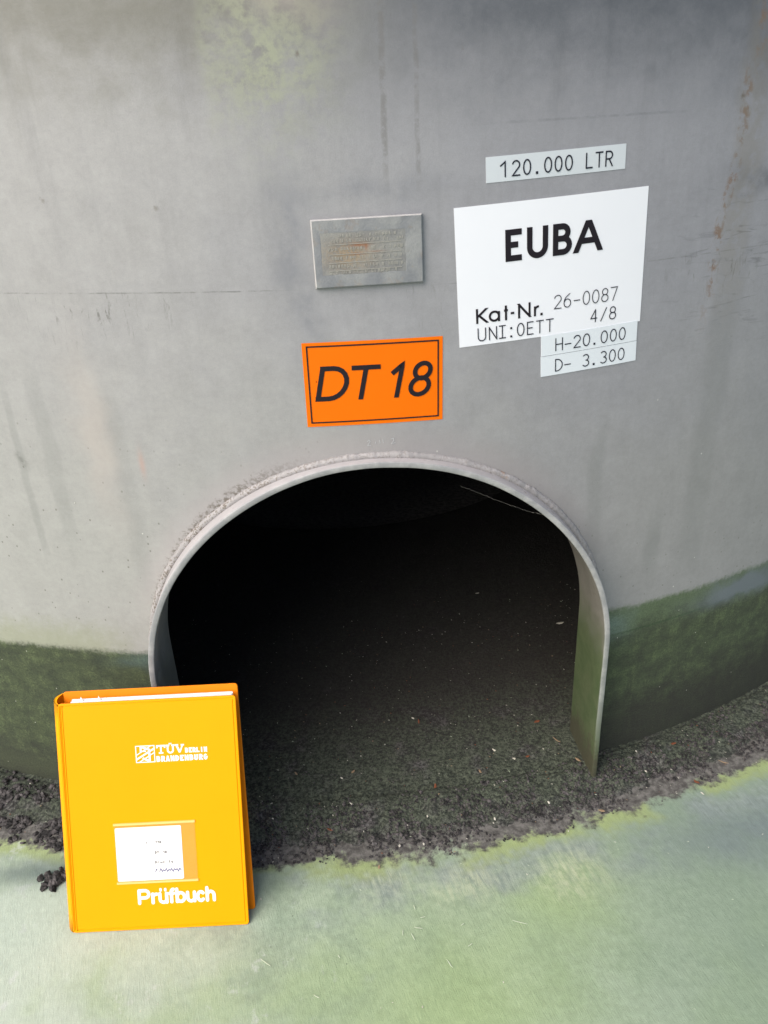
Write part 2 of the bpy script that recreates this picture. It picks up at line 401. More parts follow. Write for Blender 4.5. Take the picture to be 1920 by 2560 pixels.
def floor_mat():
    m = Mat('algae_concrete', 0.75, 0, 0.4); o = m.coord('Object'); x, y, _ = m.xyz(o)
    r = (x * x + y * y).pow(0.5)
    x = (x + 0.0015) / 1.0626; y = (y - 0.1133) / 1.0633
    big = m.noise(o, 4.2, 4.0, 0.55); mid = m.noise(o, 13, 5.0, 0.6); fine = m.noise(o, 90, 5.0, 0.65)
    rt = m.nt.nodes.new('ShaderNodeMapping'); m.lk(o, rt.inputs[0]); rt.inputs['Rotation'].default_value = (0, 0, rad(-13)); 
    ro = Sk(m.nt, rt.outputs[0])
    fib = m.noise(ro, 1.0, 4.0, 0.65, stretch=(560, 70, 1), dist=0.7)
    fib2 = m.noise(ro, 1.0, 4.0, 0.6, stretch=(150, 24, 1), dist=0.8)
    grain = m.noise(o, 900, 2.0)
    col = m.mix(rgb(133, 150, 129), rgb(156, 171, 149), m.step(mid + (fine - 0.5) * 0.3, 0.32, 0.68))
    col = m.mix(col, rgb(178, 190, 176), m.step(x + (big - 0.5) * 0.5 + (y + 1.9) * 0.5, -0.10, -0.48) * 0.85)
    col = m.mix(col, rgb(142, 163, 120), m.step(big + (mid - 0.5) * 0.4, 0.48, 0.70) * 0.5)
    yg = m.blob(x + (mid - 0.5) * 0.1, y + (big - 0.5) * 0.2, 0.05, -2.0, 0.16, 0.13) + m.blob(x + (mid - 0.5) * 0.1, y, 0.22, -1.86, 0.07, 0.06)
    col = m.mix(col, rgb(145, 166, 114), yg.clamp() * 0.7)
    col = m.mix(col, rgb(116, 134, 116), m.step(x + (mid - 0.5) * 0.3, 0.10, 0.5) * 0.75)
    # rim: yellow-green line and blue-grey washed patches next to the dirt
    rw = r + (mid - 0.5) * 0.07 + (fine - 0.5) * 0.03
    blue = m.step(rw, 1.775, 1.80) * m.step(rw, 1.90, 1.83)
    col = m.mix(col, m.mix(rgb(116, 126, 126), rgb(138, 148, 146), m.step(fib2 + (fine - 0.5) * 0.5, 0.25, 0.75)), blue * m.step(m.noise(o, 7, 4.0, 0.6, off=(2, 5, 0)), 0.44, 0.60) * 0.7)
    yel = m.step(rw, 1.755, 1.772) * m.step(rw, 1.815, 1.785)
    col = m.mix(col, rgb(146, 160, 106), yel * m.step(m.noise(o, 9, 3.0, off=(9, 1, 0)), 0.40, 0.55) * 0.85)
    pl = m.blob(x + (fine - 0.5) * 0.06, y + (mid - 0.5) * 0.1, 0.235, -1.83, 0.045, 0.035) + m.blob(x + (fine - 0.5) * 0.06, y + (mid - 0.5) * 0.1, 0.09, -1.835, 0.05, 0.025) * 0.8 + m.blob(x + (fine - 0.5) * 0.06, y + (mid - 0.5) * 0.1, -0.02, -1.815, 0.04, 0.02) * 0.6
    col = m.mix(col, rgb(176, 182, 152), (pl * m.step(fib2 + (fine - 0.5) * 0.5, 0.30, 0.70)).clamp() * 0.8)
    wh = m.step(m.noise(o, 26, 5.0, 0.65, off=(4, 2, 0)), 0.58, 0.70) * m.step(x, 0.0, -0.2)
    col = m.mix(col, rgb(188, 194, 190), wh * 0.55)
    bl2 = m.blob(x + (mid - 0.5) * 0.2, y + (mid - 0.5) * 0.1, 0.52, -1.80, 0.16, 0.05)
    col = m.mix(col, rgb(106, 117, 120), bl2 * 0.75)
    lp = m.blob(x, y, -0.50, -1.735, 0.10, 0.022); col = m.mix(col, rgb(90, 104, 102), lp * 0.8)
    # damp dark soil under the dirt
    so = m.step(r + (mid - 0.5) * 0.10 + (fine - 0.5) * 0.05 + (m.noise(o, 34, 4.0, off=(1, 8, 3)) - 0.5) * 0.05, 1.785, 1.765)
    col = m.mix(col, m.mix(rgb(72, 70, 67), rgb(112, 110, 106), m.step(fine, 0.35, 0.65)), so)
    col = m.gain(col, 0.58 + fib * 0.40 + fine * 0.30 + fib2 * 0.14 + (grain - 0.5) * 0.4)
    d, c = m.voro(o, 70); col = m.mix(col, rgb(70, 78, 66), m.step(d, 0.10, 0.05) * m.step(c, 0.9, 0.92) * 0.6)
    m.color(col); m.bump(fib * 0.9 + fine + grain * 0.4 + mid, 0.4, 0.0016)
    return m.m
M_FLOOR = floor_mat()

def dirt_mat():
    m = Mat('moss_soil', 0.9, 0, 0.3); o = m.coord('Object'); x, y, z = m.xyz(o)
    r = (x * x + y * y).pow(0.5)
    n1 = m.noise(o, 16, 5.0, 0.6); n2 = m.noise(o, 210, 5.0, 0.7); n3 = m.noise(o, 60, 5.0, 0.65)
    soil = m.mix(rgb(50, 49, 49), rgb(112, 109, 109), m.step(n2 + (n3 - 0.5) * 0.6, 0.42, 0.66))
    moss = m.mix(rgb(44, 48, 43), rgb(94, 101, 86), m.step(n2, 0.36, 0.66))
    inner = m.step(r + (n1 - 0.5) * 0.14, 1.765, 1.71)
    col = m.mix(soil, moss, inner * m.step(n1, 0.28, 0.5))
    col = m.mix(col, rgb(106, 102, 101), m.step(r + (n3 - 0.5) * 0.05, 1.735, 1.765) * m.step(n3, 0.42, 0.58) * 0.7)
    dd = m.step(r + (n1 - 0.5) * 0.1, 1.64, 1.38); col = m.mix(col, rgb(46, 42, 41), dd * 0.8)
    d, c = m.voro(o, 130); col = m.mix(col, rgb(165, 160, 150), m.step(d, 0.16, 0.08) * m.step(c, 0.955, 0.965) * 0.8)
    d, c = m.voro(o, 85); col = m.mix(col, rgb(120, 84, 60), m.step(d, 0.15, 0.08) * m.step(c, 0.96, 0.97) * 0.8)
    m.color(col); m.bump(n2 * 1.3 + n3 * 0.6 + m.noise(o, 600, 3.0, 0.7) * 0.7, 0.8, 0.003)
    return m.m
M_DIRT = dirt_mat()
def crumb_mat():
    m = Mat('soil_crumb', 0.92, 0, 0.3); o = m.coord('Object'); n = m.noise(o, 90, 3.0); n2 = m.noise(o, 500, 4.0)
    m.color(m.gain(m.mix(rgb(40, 39, 39), rgb(92, 88, 88), m.step(n, 0.35, 0.7)), 0.5 + n2)); return m.m
M_CRUMB = crumb_mat()
M_WHITE = flat_mat('white_foil', rgb(222, 225, 232), 0.45, 0.35, 0.015, 20)
M_TAPE = flat_mat('label_tape', rgb(192, 199, 205), 0.5, 0.3, 0.02, 30)
M_TAPEW = flat_mat('white_tape', rgb(208, 215, 222), 0.5, 0.3, 0.02, 30)
M_OVER = flat_mat('overlay_tape', rgb(228, 231, 238), 0.4, 0.5, 0.015, 30)
M_INK = flat_mat('black_ink', rgb(26, 20, 28), 0.5, 0.3, 0.1, 80)
M_INK2 = flat_mat('tape_ink', rgb(24, 26, 40), 0.5, 0.3, 0.1, 80)
def orange_mat():
    m = Mat('orange_foil', 0.5, 0, 0.12); o = m.coord('Object'); n = m.noise(o, 30, 4.0); d, c = m.voro(o, 85, stretch=(1, 1, 0.7))
    col = m.gain((0.80, 0.155, 0.001, 1), 0.97 + (n - 0.5) * 0.08)
    col = m.mix(col, rgb(150, 62, 10), m.step(d, 0.12, 0.05) * m.step(c, 0.80, 0.83) * 0.8); m.color(col); return m.m
M_ORANGE = orange_mat()
def vinyl_mat():
    m = Mat('orange_vinyl', 0.42, 0, 0.12); o = m.coord('Object'); n = m.noise(o, 12, 5.0); f = m.noise(o, 900, 2.0)
    col = m.gain((0.86, 0.348, 0.0, 1), 0.98 + (n - 0.5) * 0.08)
    d, c = m.voro(o, 42); s = m.step(d + (m.noise(o, 300, 3.0) - 0.5) * 0.2, 0.09, 0.03) * m.step(c, 0.86, 0.88)
    col = m.mix(col, (0.45, 0.19, 0.01, 1), s * 0.6); m.color(col); m.bump(f, 0.05, 0.0004); return m.m
M_VINYL = vinyl_mat()
M_VINYL_SHADE = flat_mat('vinyl_shade', (0.85, 0.235, 0.004, 1), 0.45, 0.15, 0.05, 60)  # deeper copy of the vinyl: weaker light on edges and back put into colour
M_PRINT = flat_mat('white_print', rgb(240, 238, 232), 0.5, 0.3, 0.03, 200)
M_PAPER = flat_mat('paper', rgb(236, 234, 230), 0.8, 0.2, 0.03, 40)
M_RIDGE = flat_mat('weld_ridge', (0.85, 0.56, 0.18, 1), 0.25, 0.6, 0.05, 60)
M_POCKET = flat_mat('pocket_vinyl', (0.82, 0.29, 0.0, 1), 0.35, 0.2, 0.05, 60)
M_PEN = flat_mat('pen_ink', rgb(40, 40, 120), 0.6, 0.3, 0.1, 80)
M_TYPE = flat_mat('typed_ink', rgb(56, 58, 70), 0.6, 0.3, 0.2, 400)
def clear_mat():
    m = Mat('clear_film', 0.12, 0, 0.5); m.color((0.9, 0.88, 0.85, 1)); m.b.inputs['Alpha'].default_value = 0.03
    return m.m
M_CLEAR = clear_mat()
def plate_mat():
    m = Mat('painted_plate', 0.5); o = m.coord('Object'); x, y, z = m.xyz(o)
    n = m.noise(o, 30, 5.0); f = m.noise(o, 350, 4.0)
    col = m.mix(rgb(118, 121, 126), rgb(138, 140, 141), m.step(n, 0.35, 0.65))
    ed = m.step(m.noise(o, 90, 5.0), 0.56, 0.66); col = m.mix(col, rgb(128, 112, 96), ed * 0.25)
    m.color(m.gain(col, 0.88 + f * 0.24)); m.bump(f + n, 0.4, 0.0008); return m.m
M_PLATE = plate_mat()
def plate_in_mat():
    m = Mat('plate_field', 0.55); o = m.coord('Object'); x, y, z = m.xyz(o)
    n = m.noise(o, 45, 5.0); f = m.noise(o, 420, 4.0, 0.7)
    col = m.mix(rgb(116, 117, 118), rgb(134, 135, 133), m.step(n, 0.35, 0.65))
    w = m.blob(x + (n - 0.5) * 0.02, z, -0.022, -0.002, 0.028, 0.016); col = m.mix(col, rgb(146, 126, 98), w * m.step(f, 0.3, 0.55) * 0.8)
    rs = m.blob(x + (f - 0.5) * 0.008, z, -0.010, 0.0085, 0.010, 0.0022) + m.blob(x + (f - 0.5) * 0.008, z, -0.012, -0.001, 0.009, 0.0014) * 0.8 + m.blob(x, z, 0.010, 0.0, 0.007, 0.0012) * 0.6 + m.blob(x, z, -0.002, 0.006, 0.002, 0.004) * 0.7
    col = m.mix(col, rgb(138, 92, 62), rs.clamp() * 0.8)
    m.color(m.gain(col, 0.85 + f * 0.3)); m.bump(f + n, 0.5, 0.0008); return m.m
M_PLATEIN = plate_in_mat()
M_EMB = flat_mat('embossed_letters', rgb(150, 149, 143), 0.5, 0.4, 0.25, 160)
M_LEAF = flat_mat('dry_leaf', rgb(128, 78, 54), 0.7, 0.3, 0.35, 120)
M_LEAFP = flat_mat('pale_leaf', rgb(156, 134, 108), 0.7, 0.3, 0.3, 120)
M_STRAW = flat_mat('straw', rgb(190, 200, 176), 0.6, 0.3, 0.15, 120)
M_HUSK = flat_mat('husk', rgb(214, 210, 196), 0.6, 0.3, 0.15, 200)
M_WEB = flat_mat('web_silk', rgb(120, 118, 114), 0.7, 0.3, 0.2, 200)
M_CHALK = flat_mat('chalk', rgb(176, 177, 180), 0.8, 0.2, 0.1, 200)

# ------------------------------------------------------------------ the setting
def ground():
    v = []; f = []
    xs = [-60, -20, -6, -2.5] + [-1.2 + 0.1 * i for i in range(25)] + [2.5, 6, 20, 60]
    n = len(xs)
    for y in xs:
        for x in xs: v.append((x, y - 1.2, 0))
    for j in range(n - 1):
        for i in range(n - 1): f.append((j * n + i, j * n + i + 1, (j + 1) * n + i + 1, (j + 1) * n + i))
    o = obj('ground', v, f, M_FLOOR); o['kind'] = 'structure'; o['label'] = 'pale concrete apron stained green by algae'
    return o
ground()

# ------------------------------------------------------------------ tank
tank = thing('storage_tank', (0, 0, 0), 'tall grey painted steel tank with an arched inspection opening at its foot', 'tank')
mb = MB(); uv = tank_skin(0.0, 20, 0, mb)
shell = part('shell', tank, mb.v, mb.f, M_WALL, smooth=True, uvs=uv)
mb = MB(); tank_skin(-0.009, 1.4, 0, mb)
# dished bottom of the vessel above the skirt
n = 48; rings = [(R - 0.009, 1.2), (1.2, 1.02), (0.7, 0.92), (0.02, 0.9)]
for (r0, z0), (r1, z1) in zip(rings, rings[1:]):
    for i in range(n):
        a, b = 2 * math.pi * i / n, 2 * math.pi * (i + 1) / n
        mb.add([(r0 * math.cos(a), r0 * math.sin(a), z0), (r0 * math.cos(b), r0 * math.sin(b), z0), (r1 * math.cos(b), r1 * math.sin(b), z1), (r1 * math.cos(a), r1 * math.sin(a), z1)], [(0, 1, 2, 3)])
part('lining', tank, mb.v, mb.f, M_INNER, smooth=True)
mb = MB(); n = 96
for (r0, z0), (r1, z1) in zip([(R, 20), (1.4, 20.25), (0.8, 20.45), (0.02, 20.5)], [(1.4, 20.25), (0.8, 20.45), (0.02, 20.5)]):
    for i in range(n):
        a, b = 2 * math.pi * i / n, 2 * math.pi * (i + 1) / n
        mb.add([(r0 * math.cos(a), r0 * math.sin(a), z0), (r0 * math.cos(b), r0 * math.sin(b), z0), (r1 * math.cos(b), r1 * math.sin(b), z1), (r1 * math.cos(a), r1 * math.sin(a), z1)], [(0, 1, 2, 3)])
part('roof', tank, mb.v, mb.f, M_COLLAR, smooth=True)
# collar of the opening: rounded rectangle profile swept along the U
def collar():
    N = 420; zb = -0.02
    inn = arch(N, 0.0, zb)
    b = 0.0016
    prof = [(0, YB), (0, -1.575), (0, -1.60), (0, -1.63), (0, YF + b), (b * .3, YF + b * .3), (b, YF), (TH - b, YF), (TH - b * .3, YF + b * .3), (TH, YF + b), (TH, -1.63), (TH, -1.60), (TH, -1.575), (TH, YB)]
    v = []; f = []; K = len(prof)
    for i, (x, z) in enumerate(inn):
        a = inn[max(i - 1, 0)]; c = inn[min(i + 1, N - 1)]
        t = Vector((c[0] - a[0], 0, c[1] - a[1])).normalized(); nrm = Vector((-t.z, 0, t.x))   # outward
        for o_, y in prof:
            w = noise.noise((x * 6, y * 3, z * 6)) * 0.0012 + noise.noise((x * 28, y * 20, z * 28)) * 0.0003
            v.append((x + nrm.x * (o_ + w), y + w * 0.8, z + nrm.z * (o_ + w)))
    for i in range(N - 1):
        for k in range(K):
            f.append((i * K + k, i * K + (k + 1) % K, (i + 1) * K + (k + 1) % K, (i + 1) * K + k))
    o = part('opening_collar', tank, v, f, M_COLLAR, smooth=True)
    md = o.modifiers.new('edges', 'EDGE_SPLIT'); md.split_angle = rad(50)
    return o
col_o = collar()
def weld():
    N = 700; out = arch(N, TH + 0.002, 0.0); v = []; f = []; K = 9
    for i, (x, z) in enumerate(out):
        a = out[max(i - 1, 0)]; c = out[min(i + 1, N - 1)]
        t = Vector((c[0] - a[0], 0, c[1] - a[1])).normalized(); nr = Vector((-t.z, 0, t.x))
        y = -math.sqrt(R * R - x * x)
        for k in range(K):
            an = 2 * math.pi * k / K
            rr = 0.0048 + 0.0010 * noise.noise((x * 45, z * 45, 3)) + 0.0009 * noise.noise((x * 210 + k * .3, z * 210, 8)) + 0.0005 * noise.noise((x * 500, z * 500, k))
            v.append((x + nr.x * math.cos(an) * rr * 1.25, y + math.sin(an) * rr, z + nr.z * math.cos(an) * rr * 1.25))
    for i in range(N - 1):
        for k in range(K): f.append((i * K + k, i * K + (k + 1) % K, (i + 1) * K + (k + 1) % K, (i + 1) * K + k))
    return part('weld_bead', col_o, v, f, M_WELD, smooth=True)
wb = weld()

# ------------------------------------------------------------------ dirt ring and crumbs
def edge_r(th):
    return 1.768 + 0.014 * noise.noise((th * 5, 1, 0)) + 0.014 * noise.noise((th * 17, 4, 0)) + 0.010 * noise.noise((th * 60, 9, 0)) + 0.006 * noise.noise((th * 170, 3, 0))
def dirt_h(th, r):
    x, y = r * math.sin(th), -r * math.cos(th)
    e = edge_r(th)
    f = max(0.0, min(1.0, (e - r) / 0.075)); f = f * f * (3 - 2 * f)
    k = max(0.15, min(1.0, (r - 1.60) / 0.10))
    h = 0.007 + k * (0.004 * noise.noise((x * 14, y * 14, 0)) + 0.0032 * noise.noise((x * 60, y * 60, 2)) + (0.0028 * noise.noise((x * 170, y * 170, 5)) if r > 1.62 else 0.0))
    if r > 1.66: h += 0.004 * max(0, 1 - abs(r - 1.68) / 0.05)
    return h * f - 0.003 * (1 - f) + (0.002 * noise.noise((x * 150, y * 150, 7)) if f > 0 and r > 1.62 else 0)
def dirt():
    v = []; f = []; T0, T1, nt = -0.9, 0.95, 900; rs = []
    r = 0.7
    while r < 1.80: rs.append(r); r += 0.014 if r < 1.45 else (0.006 if r < 1.60 else 0.0028)
    for i in range(nt + 1):
        th = T0 + (T1 - T0) * i / nt
        for r in rs: v.append((r * math.sin(th), -r * math.cos(th), dirt_h(th, r)))
    n = len(rs)
    for i in range(nt):
        for j in range(n - 1): f.append((i * n + j, i * n + j + 1, (i + 1) * n + j + 1, (i + 1) * n + j))
    o = obj('dirt', v, f, M_DIRT, smooth=True); o['kind'] = 'structure'; o['label'] = 'dark mossy dirt ring round the tank foot'
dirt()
ICO_V = []; ICO_F = []
bm_ = bmesh.new(); bmesh.ops.create_icosphere(bm_, subdivisions=1, radius=1.0)
ICO_V = [v.co.copy() for v in bm_.verts]; ICO_F = [tuple(v.index for v in f.verts) for f in bm_.faces]; bm_.free()
def crumbs():
    m = MB()
    for i in range(13000):
        th = random.uniform(-0.45, 0.48)
        left = th < -0.235
        r = random.gauss(1.725, 0.03) if random.random() < 0.75 else random.uniform(1.50, 1.76)
        e = edge_r(th)
        if r > e + 0.006: continue
        if left and random.random() < 0.25: r = random.uniform(1.69, 1.775)
        if 1.635 < r < 1.655 : continue
        k = 0.0022 if random.random() < 0.6 else 0.004
        if left: k = random.choice((0.003, 0.0045, 0.006))
        if r < 1.64: k *= 0.6
        s = k * random.uniform(0.4, 0.9) * (1.0 if left else 0.8)
        x, y = r * math.sin(th), -r * math.cos(th)
        if noise.noise((x * 22, y * 22, 11)) < -0.08: continue
        z = max(0, dirt_h(th, r)) + s * 0.3; sd = random.random() * 50
        rot = Matrix.Rotation(random.random() * 6.3, 3, 'Z') @ Matrix.Diagonal((random.uniform(.7, 1.5), random.uniform(.7, 1.3), random.uniform(.5, 1)))
        m.add([Vector((x, y, z)) + (rot @ (p * s * (1 + 0.6 * noise.noise(p * 1.7 + Vector((sd, 0, 0)))))) for p in ICO_V], ICO_F)
    # clod lying alone beside the binder
    for i in range(70):
        a, d = random.random() * 6.3, abs(random.gauss(0, 0.011)); x, y = -0.5094 + math.cos(a) * d * 1.3, -1.7496 + math.sin(a) * d * 0.8
        s = random.uniform(0.0025, 0.006); sd = random.random() * 50
        m.add([Vector((x, y, s * 0.5 + max(0, 0.006 - d * 0.4))) + p * s * (1 + 0.6 * noise.noise(p * 1.7 + Vector((sd, 0, 0)))) for p in ICO_V], ICO_F)
    o = obj('soil_crumbs', m.v, m.f, M_CRUMB); o['kind'] = 'stuff'; o['label'] = 'black soil crumbs strewn on the dirt ring'
crumbs()
def floor_point(px, py, z=0.006):
    d = cr * ((px - 960) / FPX) - cu * ((py - 1280) / FPX) + cf
    return CAM + d * ((z - CAM.z) / d.z)
def surf_z(x, y):
    r = math.hypot(x, y); th = math.atan2(x, -y)
    return max(0.0, dirt_h(th, r)) if r < 1.8 and -0.9 < th < 0.95 else 0.0
def litter():
    m = MB()
    for i in range(900):
        th = random.uniform(-0.40, 0.42); r = random.uniform(1.15, 1.78) if random.random() < 0.8 else random.uniform(1.78, 2.1)
        if 1.63 < r < 1.66 and abs(th) > 0.18: continue
        x, y = r * math.sin(th), -r * math.cos(th); z = surf_z(x, y) + 0.0012
        L = random.uniform(0.0006, 0.0022); W = L * random.uniform(0.2, 0.5)
        mi = random.choices((0, 1, 2, 3), (0.4, 0.25, 0.2, 0.15))[0]
        if r > 1.78: mi = random.choice((0, 3)); 
        if r > 1.78 and random.random() < 0.65: continue
        a = random.gauss(-1.1, 0.5); ca, sa = math.cos(a), math.sin(a); up = random.uniform(-.3, .6) * L
        pts = [(-L, 0, 0.0), (-L * .3, -W, 0.0004), (L * .5, -W * .8, 0.0006), (L, 0, up), (L * .4, W, 0.0005), (-L * .4, W * .9, 0.0002)]
        m.add([(x + p[0] * ca - p[1] * sa, y + p[0] * sa + p[1] * ca, z + p[2] + 0.0004) for p in pts], [(0, 1, 2, 3, 4, 5)], mi)
    o = obj('leaf_litter', m.v, m.f, [M_HUSK, M_LEAF, M_LEAFP, M_STRAW], fmat=m.m); o['kind'] = 'stuff'; o['label'] = 'tiny husks and leaf scraps strewn over dirt and floor'
litter()

def scrap(name, px, py, L, W, ang, mat, label, cat, group, curl=0.4):
    p0 = floor_point(px, py); z = surf_z(p0.x, p0.y)
    p0 = floor_point(px, py, z); m = MB(); n = 7
    v = []; f = []
    if name == 'dead_leaf': L *= 0.9; W *= 0.85
    ca, sa = math.cos(ang), math.sin(ang)
    for i in range(n):
        t = -1 + 2 * i / (n - 1); w = W * (1 - abs(t) ** 2.2) * (1 + 0.35 * noise.noise((px * .1, t * 2, 0))) + 0.0002
        zz = 0.0015 + curl * L * (t * t) * 0.5
        cxn = noise.noise((px, t * 1.5, 3)) * W * 0.6
        for k, o_ in ((0, -1), (1, 0), (2, 1)):
            x, y = t * L, cxn + o_ * w
            v.append((x * ca - y * sa, x * sa + y * ca, zz + (0.35 * w if k != 1 else 0)))
    for i in range(n - 1):
        for k in range(2): f.append((i * 3 + k, i * 3 + k + 1, i * 3 + k + 4, i * 3 + k + 3))
    o = obj(name, v, f, mat, smooth=True); o.location = p0
    s = o.modifiers.new('thick', 'SOLIDIFY'); s.thickness = 0.0003
    return tag(o, label, cat, group)
def c2(x, y): return (960 + x * .5787, 1080 + y * .5787)
def c6(x, y): return (560 + x * .446, 1840 + y * .446)
def c7(x, y): return (1200 + x * .434, 1800 + y * .434)
GL = 'dry leaf scraps on the dark dirt'
for (px, py), L, W, a, mt, lb in [
    (c2(660, 1255), .007, .003, .3, M_LEAF, 'brown leaf scrap on the dirt just inside the right leg of the arch'),
    (c2(620, 1405), .0045, .0022, .2, M_LEAF, 'small bright orange leaf scrap on dirt left of the right arch leg'),
    (c2(838, 1420), .007, .0022, -1.0, M_LEAFP, 'curled yellowish leaf scrap lying against the foot of the right arch leg'),
    (c2(1250, 1350), .006, .0022, .2, M_LEAF, 'orange leaf scrap on the dirt beside the green wall right of the arch leg'),
    (c2(1350, 1515), .006, .0025, -.9, M_LEAF, 'orange leaf scrap near the outer rim of the dirt at the right'),
    (c2(1465, 1430), .009, .0012, -.6, M_LEAFP, 'thin pale brown twig-like scrap at the right rim of the dirt'),
    (c2(940, 1640), .006, .0022, -.4, M_LEAFP, 'pale pinkish leaf scrap on the bare grey soil below the right arch leg'),
    (c2(150, 1255), .007, .0012, 1.5, M_LEAF, 'thin reddish leaf stalk standing in the dark opening floor'),
    (c2(415, 1470), .0045, .0018, -1.2, M_LEAFP, 'tan leaf scrap in the middle of the mossy dirt'),
    (c2(222, 1530), .0045, .0018, 1.3, M_LEAF, 'orange leaf scrap low in the middle of the mossy dirt'),
    (c6(1185, 290), .004, .0022, .9, M_LEAF, 'bent orange leaf scrap on mossy dirt below the opening'),
    (c6(595, 530), .006, .0015, -.5, M_LEAF, 'reddish leaf sliver on the dirt near the orange binder'),
    (c6(725, 205), .005, .002, 1.0, M_LEAFP, 'pale tan leaf scrap on dirt right of the binder edge'),
    (c6(405, 215), .005, .0015, -1.0, M_LEAFP, 'cream leaf sliver in the shade beside the binder'),
    (c6(870, 740), .004, .002, 1.4, M_LEAFP, 'light brown leaf scrap where dirt meets the green floor'),
    (c7(1245, 360) if False else c7(440, 120), .010, .001, -1.0, M_LEAFP, 'long dry stalk on the dirt inside the right arch leg')]:
    scrap('dead_leaf', px, py, L, W, a, mt, lb, 'leaf', GL)
for px, py, L, W in ((1400, 1560, .009, .003), (1193, 1485, .005, .002)):
    scrap('lint_tuft', px, py, L, W, .1, M_HUSK, 'larger white fluff tuft on the dark floor near the right leg of the arch' if px > 1300 else 'small white fluff tuft far inside the dark opening', 'lint', None)
GH = 'white seed husks on the dirt'
for px, py in [c6(1515, 85), c6(1625, 130), c6(715, 385), c6(1140, 455), c6(1120, 610), c6(660, 240), c6(985, 620), c7(80, 178), c7(198, 228), c7(900, 185), c7(955, 300), c7(1410, 188), c7(1280, 428), c7(85, 575), c7(395, 480), c2(1000, 650), c2(755, 830), c2(125, 1240)]:
    scrap('seed_husk', px, py, random.uniform(.0022, .004), random.uniform(.0009, .0016), random.gauss(-1.1, .4), M_HUSK, 'tiny white seed husk lying on the dark dirt', 'seed husk', GH)
GG = 'pale grass clippings on the green floor'
for px, py, L, a in [(*c6(1068, 965), .005, -1.3), (*c6(1115, 1020), .005, .1), (*c6(1090, 1080), .008, -.3), (*c6(1003, 1105), .006, 1.4), (*c6(1060, 1130), .008, -1.2), (*c6(1337, 1060), .004, .5), (*c6(645, 1240), .004, -1.1), (*c6(1265, 1280), .009, -1.1), (*c6(1380, 1175), .005, .5), (*c7(230, 1170), .014, -.4), (*c6(235, 1275), .012, -.7), (*c6(520, 1465), .006, -.6)]:
    scrap('grass_clipping', px, py, L * 0.75, .0004, a, M_STRAW, 'pale thin grass clipping on the light green floor', 'grass clipping', GG, 0.1)

# ------------------------------------------------------------------ stroke lettering
def arc(cx, cy, rx, ry, a0, a1, n=14):
    return [(cx + rx * math.cos(rad(a0 + (a1 - a0) * i / n)), cy + ry * math.sin(rad(a0 + (a1 - a0) * i / n))) for i in range(n + 1)]
def bow(x, y0, y1, w, n=10):        # straight-sided D bow from (x,y1) round to (x,y0)
    r = (y1 - y0) / 2; rx = min(r, w); return [(x, y1), (x + w - rx, y1)] + arc(x + w - rx, (y0 + y1) / 2, rx, r, 90, -90, n) + [(x, y0)]
